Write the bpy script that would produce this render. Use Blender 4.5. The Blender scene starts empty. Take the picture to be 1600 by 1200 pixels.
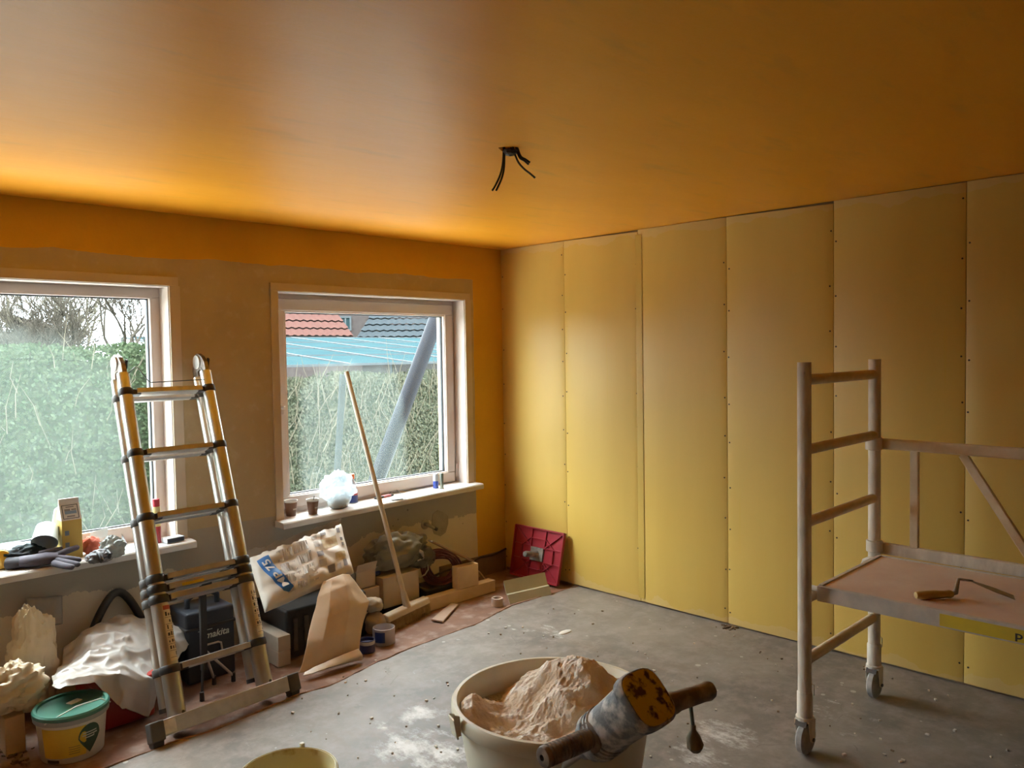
import bpy, bmesh, math, random
from mathutils import Vector as V, Matrix, noise as MN

# ------------------------------------------------------------------ camera
F_PX = 1243.02
YAW, PITCH, ROLL = math.radians(44.854), math.radians(-2.230), math.radians(-0.914)
CAM = V((-3.9786, -4.0967, 1.5546))
fw = V((math.sin(YAW)*math.cos(PITCH), math.cos(YAW)*math.cos(PITCH), math.sin(PITCH)))
r0 = V((math.cos(YAW), -math.sin(YAW), 0)); u0 = r0.cross(fw)
RT = r0*math.cos(ROLL) + u0*math.sin(ROLL)
UP = u0*math.cos(ROLL) - r0*math.sin(ROLL)
scene = bpy.context.scene
COL = scene.collection
cd = bpy.data.cameras.new('camera'); cam = bpy.data.objects.new('camera', cd); COL.objects.link(cam)
cd.sensor_width = 36; cd.lens = F_PX/1600*36; cd.clip_start = .05; cd.clip_end = 300
m = Matrix((RT, UP, -fw)).transposed().to_4x4(); m.translation = CAM
cam.matrix_world = m
scene.camera = cam
# ------------------------------------------------------------------ sky, exposure
SKY = 17.0
w = bpy.data.worlds.new('overcast_sky'); scene.world = w; w.use_nodes = True
nt = w.node_tree
bg = nt.nodes['Background']
tc = nt.nodes.new('ShaderNodeTexCoord'); sep = nt.nodes.new('ShaderNodeSeparateXYZ')
nt.links.new(tc.outputs['Generated'], sep.inputs[0])
rp = nt.nodes.new('ShaderNodeValToRGB')
rp.color_ramp.elements[0].position = 0.0; rp.color_ramp.elements[0].color = (.28, .325, .35, 1)
rp.color_ramp.elements[1].position = 0.9; rp.color_ramp.elements[1].color = (.90, .98, 1.0, 1)
nt.links.new(sep.outputs['Z'], rp.inputs[0]); nt.links.new(rp.outputs[0], bg.inputs[0])
bg.inputs[1].default_value = SKY
vs = scene.view_settings
vs.view_transform = 'Standard'; vs.look = 'None'; vs.exposure = 0.95; vs.gamma = 1.0; vs.use_curve_mapping = False
scene.cycles.max_bounces = 14; scene.cycles.diffuse_bounces = 10; scene.cycles.transparent_max_bounces = 24
scene.cycles.sample_clamp_indirect = 20
H = 2.2912

# ------------------------------------------------------------------ pixel rays
def ray(u, v): return RT*((u-800)/F_PX) + UP*((600-v)/F_PX) + fw
def Zp(u, v, z=0.0): d = ray(u, v); return CAM + d*((z-CAM.z)/d.z)
def Yp(u, v, y=0.0): d = ray(u, v); return CAM + d*((y-CAM.y)/d.y)
def Xp(u, v, x=0.0): d = ray(u, v); return CAM + d*((x-CAM.x)/d.x)
FZ = -0.012                                    # red sub-floor along the window wall

# ------------------------------------------------------------------ materials
MATS = {}
def nodes_of(name):
    mt = bpy.data.materials.new(name); mt.use_nodes = True
    t = mt.node_tree; b = t.nodes['Principled BSDF']
    MATS[name] = mt
    return mt, t, b
def N(t, typ, **kw):
    n = t.nodes.new(typ)
    for k, v in kw.items(): setattr(n, k, v)
    return n
def L(t, a, b): t.links.new(a, b)
def noise_fac(t, scale, detail=5, rough=.55, lo=.35, hi=.65, vec=None, stretch=None):
    tc = N(t, 'ShaderNodeTexCoord')
    src = tc.outputs['Object']
    if stretch:
        mp = N(t, 'ShaderNodeMapping'); mp.inputs['Scale'].default_value = stretch
        L(t, src, mp.inputs[0]); src = mp.outputs[0]
    nz = N(t, 'ShaderNodeTexNoise'); nz.inputs['Scale'].default_value = scale
    nz.inputs['Detail'].default_value = detail; nz.inputs['Roughness'].default_value = rough
    L(t, src, nz.inputs['Vector'])
    mr = N(t, 'ShaderNodeMapRange'); mr.inputs[1].default_value = lo; mr.inputs[2].default_value = hi
    L(t, nz.outputs['Fac'], mr.inputs[0])
    return mr.outputs[0], nz.outputs['Fac']
def mixc(t, fac, a, b):
    mx = N(t, 'ShaderNodeMix', data_type='RGBA')
    if hasattr(fac, 'node'): L(t, fac, mx.inputs[0])
    else: mx.inputs[0].default_value = fac
    for s, c in ((6, a), (7, b)):
        if hasattr(c, 'node'): L(t, c, mx.inputs[s])
        else: mx.inputs[s].default_value = (*c, 1)
    return mx.outputs[2]
def mth(t, op, a, b=None, c=None, clamp=False):
    n = N(t, 'ShaderNodeMath', operation=op); n.use_clamp = clamp
    for i, x in enumerate((a, b, c)):
        if x is None: continue
        if hasattr(x, 'node'): L(t, x, n.inputs[i])
        else: n.inputs[i].default_value = x
    return n.outputs[0]
def bump(t, b, h, strength=.3, dist=.01):
    bp = N(t, 'ShaderNodeBump'); bp.inputs['Strength'].default_value = strength; bp.inputs['Distance'].default_value = dist
    L(t, h, bp.inputs['Height']); L(t, bp.outputs[0], b.inputs['Normal'])
def mat(name, c1, c2=None, rough=.6, metal=0.0, scale=8, lo=.35, hi=.65, bmp=0.0, bscale=None, stretch=None, dist=.005, spec=.5, detail=5):
    if name in MATS: return MATS[name]
    mt, t, b = nodes_of(name)
    b.inputs['Roughness'].default_value = rough; b.inputs['Metallic'].default_value = metal
    b.inputs['Specular IOR Level'].default_value = spec
    if c2 is None: c2 = tuple(x*.82 for x in c1)
    f, raw = noise_fac(t, scale, lo=lo, hi=hi, stretch=stretch, detail=detail)
    L(t, mixc(t, f, c1, c2), b.inputs['Base Color'])
    if bmp:
        f2, raw2 = noise_fac(t, bscale or scale*4, stretch=stretch)
        bump(t, b, raw2, bmp, dist)
    return mt
def thin(name, c1, c2, trans=.4, rough=.5, alpha=1.0, scale=6, bmp=.3, bscale=20):
    """plastic film or paper that lets some light through"""
    if name in MATS: return MATS[name]
    mt, t, b = nodes_of(name)
    f, raw = noise_fac(t, scale); col = mixc(t, f, c1, c2)
    L(t, col, b.inputs['Base Color']); b.inputs['Roughness'].default_value = rough
    f2, raw2 = noise_fac(t, bscale); bump(t, b, raw2, bmp, .01)
    tr = N(t, 'ShaderNodeBsdfTranslucent'); L(t, col, tr.inputs[0])
    mx = N(t, 'ShaderNodeMixShader'); mx.inputs[0].default_value = trans
    L(t, b.outputs[0], mx.inputs[1]); L(t, tr.outputs[0], mx.inputs[2])
    last = mx.outputs[0]
    if alpha < 1:
        tp = N(t, 'ShaderNodeBsdfTransparent'); m2 = N(t, 'ShaderNodeMixShader'); m2.inputs[0].default_value = alpha
        L(t, tp.outputs[0], m2.inputs[1]); L(t, last, m2.inputs[2]); last = m2.outputs[0]
    L(t, last, t.nodes['Material Output'].inputs[0])
    return mt

# ------------------------------------------------------------------ mesh building
def root_loc(o):
    p = V((0, 0, 0))
    while o is not None: p += o.location; o = o.parent
    return p
def frame_of(d):
    d = d.normalized(); a = V((0, 0, 1)) if abs(d.z) < .9 else V((1, 0, 0))
    x = a.cross(d).normalized(); return x, d.cross(x), d
class MB:
    def __init__(s): s.v = []; s.f = []; s.mi = []; s.cur = 0
    def add(s, vs, fs):
        o = len(s.v); s.v += [V(p) for p in vs]; s.f += [tuple(o+i for i in f) for f in fs]; s.mi += [s.cur]*len(fs); return s
    def box(s, c, size, rot=None):
        c = V(c); hx, hy, hz = (x/2 for x in size)
        P = [V((x, y, z)) for z in (-hz, hz) for y in (-hy, hy) for x in (-hx, hx)]
        if rot is not None: P = [rot @ p for p in P]
        return s.add([p+c for p in P], [(0, 2, 3, 1), (4, 5, 7, 6), (0, 1, 5, 4), (2, 6, 7, 3), (0, 4, 6, 2), (1, 3, 7, 5)])
    def span(s, a, b): a, b = V(a), V(b); return s.box((a+b)/2, [abs(x) for x in (b-a)])
    def bar(s, a, b, wd, ht, up=(0, 0, 1)):
        """a box along a-b, wd across, ht along up"""
        a, b = V(a), V(b); d = (b-a); l = d.length; d.normalize(); up = V(up); x = d.cross(up).normalized(); z = x.cross(d)
        return s.box((a+b)/2, (wd, l, ht), Matrix((x, d, z)).transposed())
    def cyl(s, a, b, r, r2=None, n=16, caps=True):
        return s.tube([a, b], [r, r if r2 is None else r2], n, caps)
    def tube(s, pts, r, n=8, caps=True, sy=1.0, closed=False):
        pts = [V(p) for p in pts]; k = len(pts); rs = r if isinstance(r, (list, tuple)) else [r]*k
        vs = []; x = None
        for i, p in enumerate(pts):
            if closed: d = pts[(i+1) % k]-pts[i-1]
            else: d = pts[min(i+1, k-1)]-pts[max(i-1, 0)]
            if d.length < 1e-9: d = V((0, 0, 1))
            d.normalize()
            if x is None: x, y, _ = frame_of(d)
            else:
                x = (x-d*x.dot(d)).normalized(); y = d.cross(x)
            for j in range(n):
                a = 2*math.pi*j/n; vs.append(p+(x*math.cos(a)+y*math.sin(a)*sy)*rs[i])
        fs = []
        for i in range(k if closed else k-1):
            i2 = (i+1) % k
            for j in range(n):
                j2 = (j+1) % n; fs.append((i*n+j, i*n+j2, i2*n+j2, i2*n+j))
        if caps and not closed: fs += [tuple(range(n-1, -1, -1)), tuple(range((k-1)*n, k*n))]
        return s.add(vs, fs)
    def lathe(s, c, prof, n=32, axis=(0, 0, 1), sx=1.0, sy=1.0, cap0=False, cap1=False):
        c = V(c); x, y, d = frame_of(V(axis))
        if abs(V(axis).normalized().z) > .999: x, y = V((1, 0, 0)), V((0, 1, 0))
        vs = []; fs = []
        for (r, h) in prof:
            for j in range(n):
                a = 2*math.pi*j/n; vs.append(c+d*h+x*math.cos(a)*r*sx+y*math.sin(a)*r*sy)
        for i in range(len(prof)-1):
            for j in range(n):
                j2 = (j+1) % n; fs.append((i*n+j, i*n+j2, (i+1)*n+j2, (i+1)*n+j))
        if cap0: fs.append(tuple(range(n-1, -1, -1)))
        if cap1: k = len(prof)-1; fs.append(tuple(range(k*n, k*n+n)))
        return s.add(vs, fs)
    def prism(s, poly, ext):
        poly = [V(p) for p in poly]; ext = V(ext); n = len(poly)
        return s.add(poly+[p+ext for p in poly], [tuple(range(n-1, -1, -1)), tuple(range(n, 2*n))]+[(i, (i+1) % n, n+(i+1) % n, n+i) for i in range(n)])
    def surf(s, fn, nu, nv):
        vs = [fn(i/nu, j/nv) for j in range(nv+1) for i in range(nu+1)]
        fs = [(j*(nu+1)+i, j*(nu+1)+i+1, (j+1)*(nu+1)+i+1, (j+1)*(nu+1)+i) for j in range(nv) for i in range(nu)]
        return s.add(vs, fs)
    def build(s, name, mats, parent=None, smooth=35, bevel=0, label=None, subsurf=0, solid=0, bseg=2):
        me = bpy.data.meshes.new(name); o0 = root_loc(parent)
        me.from_pydata([p-o0 for p in s.v], [], s.f)
        if not isinstance(mats, (list, tuple)): mats = [mats]
        for mm in mats: me.materials.append(mm)
        if len(mats) > 1: me.polygons.foreach_set('material_index', s.mi)
        bm = bmesh.new(); bm.from_mesh(me); bmesh.ops.recalc_face_normals(bm, faces=bm.faces); bm.to_mesh(me); bm.free()
        if smooth:
            me.polygons.foreach_set('use_smooth', [True]*len(me.polygons))
            if smooth < 180: me.set_sharp_from_angle(angle=math.radians(smooth))
        me.update()
        o = bpy.data.objects.new(name, me); COL.objects.link(o)
        if parent is not None: o.parent = parent
        if label: o['label'] = label
        if solid:
            md = o.modifiers.new('thickness', 'SOLIDIFY'); md.thickness = solid; md.offset = 0
        if bevel:
            md = o.modifiers.new('bevel', 'BEVEL'); md.width = bevel; md.segments = bseg; md.limit_method = 'ANGLE'; md.angle_limit = math.radians(40)
        if subsurf:
            md = o.modifiers.new('subdivision', 'SUBSURF'); md.levels = subsurf; md.render_levels = subsurf
        return o
def tag(o, label, cat, group=None, kind=None):
    o['label'] = label; o['category'] = cat
    if group: o['group'] = group
    if kind: o['kind'] = kind
    return o
def thing(name, loc, label, cat, group=None):
    o = bpy.data.objects.new(name, None); COL.objects.link(o); o.location = loc; o.empty_display_size = .05
    return tag(o, label, cat, group)
def structure(o): o['kind'] = 'structure'; return o
def place_copy(src, loc, parent):
    c = src.copy(); COL.objects.link(c); c.parent = parent; c.location = loc; return c
def nz(p, s=1.0, seed=0.0): return MN.noise(V(p)*s+V((seed*7.3, seed*3.1, seed*5.7)))
def crv(ctrl, t):
    """Catmull-Rom through ctrl, t in 0..1"""
    n = len(ctrl)-1; x = min(max(t, 0), 1)*n; i = min(int(x), n-1); f = x-i
    p = [ctrl[max(i-1, 0)], ctrl[i], ctrl[i+1], ctrl[min(i+2, n)]]
    return .5*((2*p[1])+(p[2]-p[0])*f+(2*p[0]-5*p[1]+4*p[2]-p[3])*f*f+(3*p[1]-p[0]-3*p[2]+p[3])*f**3)
def lin(ctrl, t):
    n = len(ctrl)-1; x = min(max(t, 0), 1)*n; i = min(int(x), n-1); f = x-i
    f = f*.7+.3*f*f*(3-2*f)
    return ctrl[i].lerp(ctrl[i+1], f)
def patch(ctrl, amp=.01, sc=8.0, seed=1, ridge=0.0, crv=crv):
    """smooth surface through a grid of 3D control points with crumple noise"""
    def fn(u, v):
        p = crv([crv(row, u) for row in ctrl], v)
        n1 = MN.noise_vector(p*sc+V((seed, 0, 0)))
        q = p+n1*amp+MN.noise_vector(p*sc*2.7+V((0, seed, 0)))*amp*.4
        if ridge: q += V((-.3, -.4, 1))*ridge*(.6-abs(nz(p, sc*.8, seed))*2-abs(nz(p, sc*1.9, seed+3))*.9)
        return q
    return fn
def text_geo(txt, size=1.0, bold=False):
    cu = bpy.data.curves.new('tmp', 'FONT'); cu.body = txt; cu.size = size; cu.align_x = 'CENTER'; cu.align_y = 'CENTER'; cu.resolution_u = 3
    if bold: cu.offset = size*.02
    o = bpy.data.objects.new('tmp', cu); COL.objects.link(o)
    dg = bpy.context.evaluated_depsgraph_get(); me = bpy.data.meshes.new_from_object(o.evaluated_get(dg))
    vs = [v.co.copy() for v in me.vertices]; fs = [tuple(p.vertices) for p in me.polygons]
    bpy.data.objects.remove(o); bpy.data.curves.remove(cu); bpy.data.meshes.remove(me)
    return vs, fs

def pierced(mb, corners, holes, depth):
    """a flat face through corners, cut by round holes (centre, radius or list of rim points), each with walls and a bottom going depth deep"""
    bm = bmesh.new(); es = []
    def loop(ps):
        vs = [bm.verts.new(p) for p in ps]
        for i in range(len(vs)): es.append(bm.edges.new((vs[i], vs[(i+1) % len(vs)])))
    loop(corners)
    for h in holes: loop(h)
    bmesh.ops.triangle_fill(bm, use_beauty=True, edges=es)
    bm.verts.index_update()
    mb.add([v.co.copy() for v in bm.verts], [tuple(v.index for v in f.verts) for f in bm.faces]); bm.free()
    for h in holes:
        n = len(h); mb.add(list(h)+[V(p)+V(depth) for p in h], [(i, (i+1) % n, n+(i+1) % n, n+i) for i in range(n)]+[tuple(range(n, 2*n))])

# ------------------------------------------------------------------ room materials
def paint_board():
    mt, t, b = nodes_of('yellow_primed_board')
    f, raw = noise_fac(t, 2.0, stretch=(1, 1.2, .25), lo=.3, hi=.7)
    c = mixc(t, f, (.665, .455, .105), (.60, .395, .080))
    f2, raw2 = noise_fac(t, 9, stretch=(1, 3, .12), lo=.66, hi=.9, detail=3)
    c = mixc(t, f2, c, (.62, .42, .05))
    # bare greyish scuffs along the top and bottom edges
    g = N(t, 'ShaderNodeNewGeometry'); sp = N(t, 'ShaderNodeSeparateXYZ'); L(t, g.outputs['Position'], sp.inputs[0])
    f3, r3 = noise_fac(t, 5, lo=.45, hi=.62)
    top = mth(t, 'GREATER_THAN', mth(t, 'ADD', sp.outputs['Z'], mth(t, 'MULTIPLY', r3, .16)), 2.325)
    bot = mth(t, 'LESS_THAN', mth(t, 'SUBTRACT', sp.outputs['Z'], mth(t, 'MULTIPLY', r3, .22)), -.065)
    c = mixc(t, mth(t, 'MULTIPLY', mth(t, 'MAXIMUM', top, bot), .35), c, (.66, .50, .26))
    L(t, c, b.inputs['Base Color']); b.inputs['Roughness'].default_value = .42; b.inputs['Specular IOR Level'].default_value = .5
    f4, r4 = noise_fac(t, 60, stretch=(1, 1, .2)); bump(t, b, r4, .12, .002)
    return mt
def paint_ceiling():
    mt, t, b = nodes_of('ochre_primed_ceiling')
    f, raw = noise_fac(t, 1.3, stretch=(.5, 1.6, 1), lo=.35, hi=.68)
    c = mixc(t, f, (.93, .405, .028), (.86, .36, .020))
    f2, raw2 = noise_fac(t, 7, stretch=(.4, 1.5, 1), lo=.58, hi=.75)
    c = mixc(t, mth(t, 'MULTIPLY', f2, .5), c, (.64, .33, .06))
    L(t, c, b.inputs['Base Color']); b.inputs['Roughness'].default_value = .38; b.inputs['Specular IOR Level'].default_value = .30
    f3, r3 = noise_fac(t, 5, stretch=(.6, 1.6, 1)); f4, r4 = noise_fac(t, 55)
    bump(t, b, mth(t, 'ADD', r3, mth(t, 'MULTIPLY', r4, .10)), .18, .02)
    return mt
def paint_front():
    mt, t, b = nodes_of('patchy_plaster_wall')
    g = N(t, 'ShaderNodeNewGeometry'); sp = N(t, 'ShaderNodeSeparateXYZ'); L(t, g.outputs['Position'], sp.inputs[0])
    X, Y, Z = sp.outputs
    f, raw = noise_fac(t, 2.2, lo=.3, hi=.7)
    base = mixc(t, f, (.50, .40, .25), (.44, .34, .20))
    ff, rr = noise_fac(t, 16, lo=.55, hi=.75)
    base = mixc(t, mth(t, 'MULTIPLY', ff, .4), base, (.58, .51, .40))
    och = mixc(t, f, (.68, .39, .04), (.60, .33, .03))
    f1, r1 = noise_fac(t, 3.0, detail=6)
    a = mth(t, 'GREATER_THAN', mth(t, 'ADD', Z, mth(t, 'MULTIPLY', r1, .07)), 2.10)
    bb = mth(t, 'GREATER_THAN', mth(t, 'ADD', X, mth(t, 'MULTIPLY', r1, .04)), -.250)
    c = mixc(t, mth(t, 'MAXIMUM', a, bb), base, och)
    # below the sills: greyish filler with ragged lower edge
    f5, r5 = noise_fac(t, 4.0, detail=7, rough=.65)
    zz = mth(t, 'ADD', Z, mth(t, 'MULTIPLY', r5, .30))
    band = mth(t, 'MULTIPLY', mth(t, 'GREATER_THAN', zz, .59), mth(t, 'LESS_THAN', Z, .66))
    notb = mth(t, 'SUBTRACT', 1.0, bb)
    c = mixc(t, mth(t, 'MULTIPLY', mth(t, 'MULTIPLY', band, notb), .8), c, (.36, .34, .30))
    low = mth(t, 'MULTIPLY', mth(t, 'LESS_THAN', zz, .59), notb)
    c = mixc(t, mth(t, 'MULTIPLY', low, .7), c, (.66, .59, .46))
    L(t, c, b.inputs['Base Color']); b.inputs['Roughness'].default_value = .75; b.inputs['Specular IOR Level'].default_value = .2
    bump(t, b, mth(t, 'ADD', r5, mth(t, 'MULTIPLY', rr, .3)), .25, .01)
    return mt
def concrete():
    mt, t, b = nodes_of('dusty_concrete')
    f, raw = noise_fac(t, 1.4, lo=.38, hi=.62, detail=8, rough=.65)
    c = mixc(t, f, (.25, .222, .19), (.145, .13, .115))
    fs_, rs_ = noise_fac(t, 3.4, lo=.52, hi=.66, detail=9, rough=.7, stretch=(1, .5, 1))
    c = mixc(t, mth(t, 'MULTIPLY', fs_, .5), c, (.20, .155, .12))
    f2, r2 = noise_fac(t, 9, lo=.45, hi=.75, detail=8, rough=.7)
    c = mixc(t, mth(t, 'MULTIPLY', f2, .75), c, (.36, .305, .275))
    # white plaster dust, thick at a few places
    g = N(t, 'ShaderNodeNewGeometry'); f3, r3 = noise_fac(t, 12, detail=10, rough=.8, stretch=(1, .55, 1))
    f3b, r3b = noise_fac(t, 3.2, detail=4)
    tot = None
    for (u, v, rad, k) in ((655, 1115, .16, 1.0), (600, 1135, .10, .75), (640, 1165, .22, 1.0), (690, 1180, .25, 1.0), (1130, 1150, .22, .75), (1100, 1180, .2, .7), (760, 1080, .25, .6), (1300, 1120, .3, .45), (870, 990, .3, .45)):
        p = Zp(u, v)
        vd = N(t, 'ShaderNodeVectorMath', operation='DISTANCE'); vd.inputs[1].default_value = p; L(t, g.outputs['Position'], vd.inputs[0])
        mr = N(t, 'ShaderNodeMapRange'); mr.inputs[1].default_value = rad; mr.inputs[2].default_value = 0; mr.inputs[3].default_value = 0; mr.inputs[4].default_value = k*.42
        L(t, vd.outputs['Value'], mr.inputs[0]); tot = mr.outputs[0] if tot is None else mth(t, 'MAXIMUM', tot, mr.outputs[0])
    dust = N(t, 'ShaderNodeMapRange'); dust.inputs[1].default_value = .60; dust.inputs[2].default_value = .74
    L(t, mth(t, 'ADD', mth(t, 'MULTIPLY', tot, .55), mth(t, 'MULTIPLY', mth(t, 'ADD', mth(t, 'MULTIPLY', r3, 1.6), mth(t, 'MULTIPLY', r3b, .4)), .50)), dust.inputs[0])
    c = mixc(t, dust.outputs[0], c, (.62, .61, .59))
    # small spatters
    tcn = N(t, 'ShaderNodeTexCoord'); vo = N(t, 'ShaderNodeTexVoronoi'); vo.inputs['Scale'].default_value = 11; L(t, tcn.outputs['Object'], vo.inputs['Vector'])
    spk = mth(t, 'LESS_THAN', vo.outputs['Distance'], mth(t, 'MULTIPLY', mth(t, 'SUBTRACT', r3b, .47), .75))
    c = mixc(t, mth(t, 'MULTIPLY', spk, .7), c, (.50, .47, .42))
    # hairline cracks
    vc = N(t, 'ShaderNodeTexVoronoi', feature='DISTANCE_TO_EDGE'); vc.inputs['Scale'].default_value = 1.3
    f6, r6 = noise_fac(t, 6, detail=6)
    vm = N(t, 'ShaderNodeMix', data_type='VECTOR'); vm.inputs[0].default_value = .12
    nn = N(t, 'ShaderNodeTexNoise'); nn.inputs['Scale'].default_value = 5; L(t, tcn.outputs['Object'], nn.inputs['Vector'])
    L(t, tcn.outputs['Object'], vm.inputs[4]); L(t, nn.outputs['Color'], vm.inputs[5]); L(t, vm.outputs[1], vc.inputs['Vector'])
    ck = mth(t, 'MULTIPLY', mth(t, 'LESS_THAN', vc.outputs['Distance'], .0022), mth(t, 'GREATER_THAN', r6, .56))
    c = mixc(t, mth(t, 'MULTIPLY', ck, .6), c, (.16, .14, .12))
    L(t, c, b.inputs['Base Color']); b.inputs['Roughness'].default_value = .55; b.inputs['Specular IOR Level'].default_value = .35
    bump(t, b, mth(t, 'ADD', raw, mth(t, 'MULTIPLY', r2, .5)), .25, .01)
    return mt
def red_floor():
    mt, t, b = nodes_of('red_brown_subfloor')
    f, raw = noise_fac(t, 3.5, lo=.35, hi=.65, detail=7)
    c = mixc(t, f, (.26, .135, .085), (.175, .09, .055))
    f2, r2 = noise_fac(t, 10, lo=.5, hi=.75, detail=8)
    c = mixc(t, mth(t, 'MULTIPLY', f2, .9), c, (.40, .31, .26))
    L(t, c, b.inputs['Base Color']); b.inputs['Roughness'].default_value = .75; bump(t, b, r2, .3, .008)
    return mt
M_BOARD, M_CEIL, M_FRONT, M_CONC, M_RED = paint_board(), paint_ceiling(), paint_front(), concrete(), red_floor()
M_OCHRE = mat('ochre_wall', (.74, .49, .14), (.66, .43, .11), .6, scale=2, bmp=.1)
M_DARKGAP = mat('bare_wall_behind_boards', (.30, .24, .18), (.24, .19, .14), .9)
M_PVC = mat('white_window_plastic', (.66, .58, .53), (.60, .52, .47), .35, scale=3)
M_CASE = mat('cream_window_casing', (.58, .47, .35), (.52, .42, .31), .55, scale=4, bmp=.05)
M_SILL = mat('white_window_sill', (.60, .57, .54), (.50, .46, .42), .45, scale=6, lo=.45, hi=.8)
M_GASK = mat('black_rubber_gasket', (.02, .025, .03), rough=.6)
M_DARKWOOD = mat('brown_bare_base', (.24, .15, .08), (.18, .11, .06), .8, scale=6, bmp=.3)

# ------------------------------------------------------------------ floor, ceiling and walls
XL, YB = -6.2, -7.4
edge = [(-6.4, -1.12), (-3.4, -1.0)] + [tuple(Zp(u, v)[:2]) for u, v in ((175, 1197), (250, 1167), (340, 1139), (402, 1113), (457, 1089), (515, 1071), (560, 1049), (590, 1035), (640, 1014), (690, 995), (740, 977), (777, 958), (805, 945), (860, 928))] + [(.05, -.69)]
pts = []
rnd = random.Random(3)
for i in range(len(edge)-1):
    a, b_ = V((*edge[i], 0)), V((*edge[i+1], 0)); n = max(2, int((b_-a).length/.03))
    for k in range(n):
        p = a.lerp(b_, k/n); pts.append((p.x, p.y+.010*nz((p.x, 0, 0), 9, 2)+.004*nz((p.x, 0, 0), 33, 5)))
pts.append(edge[-1])
fm = MB(); n = len(pts)
fm.v = [V((x, y, 0)) for x, y in pts]+[V((x, y-.02, .0)) for x, y in pts]+[V((x, YB-.1, 0)) for x, y in pts]+[V((x, y+.004, -.06)) for x, y in pts]
for i in range(n-1): fm.f += [(i, i+1, n+i+1, n+i), (n+i, n+i+1, 2*n+i+1, 2*n+i), (3*n+i, 3*n+i+1, i+1, i)]
fm.mi = [0]*len(fm.f)
floor = structure(fm.build('floor', M_CONC, smooth=30))
sub = MB()
sub.surf(lambda u, v: V((-6.4+u*6.46, -1.3+v*1.32, FZ+.004*nz((u*40, v*12, 0)))), 160, 40)
subfloor = structure(sub.build('floor_strip', M_RED, smooth=180))
# ragged mortar lip running along the edge of the slab
lip = MB(); lp = [(x, y+.004, -.002+.004*nz((x, 1, 0), 14, 9)) for x, y in pts]
lip.tube(lp, [.007+.005*nz((x, y, 0), 20, 4) for x, y in pts], 6)
structure(lip.build('trim_1', mat('crumbling_mortar_edge', (.30, .17, .11), (.20, .11, .07), .9, scale=30, bmp=.6), smooth=60))

HOLE = Zp(796, 233, H)
cl = MB(); c0, c1 = (XL-.1, YB-.1), (.1, .05)
cl.add([(x, y, z) for z in (H, H+.15) for x, y in (c0, (c1[0], c0[1]), c1, (c0[0], c1[1]))], [(4, 5, 6, 7), (0, 1, 5, 4), (1, 2, 6, 5), (2, 3, 7, 6), (3, 0, 4, 7)])
pierced(cl, [V((*c0, H)), V((c1[0], c0[1], H)), V((*c1, H)), V((c0[0], c1[1], H))], [[HOLE+V((math.cos(a)*(.042+.006*math.sin(a*3)), math.sin(a)*(.033+.005*math.cos(a*4)), 0)) for a in (k*math.pi/12 for k in range(24))]], (0, 0, .11))
ceiling = structure(cl.build('ceiling', M_CEIL, smooth=0))

WX0, WX1 = -3.92, -2.350          # left opening
VX0, VX1 = -1.748, -.352          # right opening
ZB, ZT, TH = .600, 1.922, .30
wf = MB()
for a, b_ in (((XL-.1, 0, H+.02), (.1, TH, ZT)), ((XL-.1, 0, ZT), (WX0, TH, ZB)), ((WX1, 0, ZT), (VX0, TH, ZB)), ((VX1, 0, ZT), (.1, TH, ZB))):
    wf.span(a, b_)
lw = [(XL-.1, -.06), (.1, -.06), (.1, ZB), (XL-.1, ZB)]
wf.add([(x, y, z) for y in (0, TH) for x, z in lw], [(4, 5, 6, 7), (0, 1, 5, 4), (1, 2, 6, 5), (2, 3, 7, 6), (3, 0, 4, 7)])
pierced(wf, [V((x, 0, z)) for x, z in lw], [[Yp(u, v, 0)+V((math.cos(a)*.005, 0, math.sin(a)*.005)) for a in (k*math.pi/5 for k in range(10))] for u, v in ((622, 812), (614, 822), (637, 797), (723, 818))], (0, .04, 0))
wall_front = structure(wf.build('wall_front', M_FRONT, smooth=0))
wl = MB(); wl.span((XL-.15, YB-.1, -.06), (XL, 0, H)); structure(wl.build('wall_left', M_OCHRE, smooth=0))
wb = MB(); wb.span((XL, YB-.15, -.06), (.1, YB, H)); structure(wb.build('wall_back', M_OCHRE, smooth=0))
wr = MB(); wr.span((.0145, YB, -.06), (.14, 0, H)); wall_right = structure(wr.build('wall_right', M_DARKGAP, smooth=0))
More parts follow.
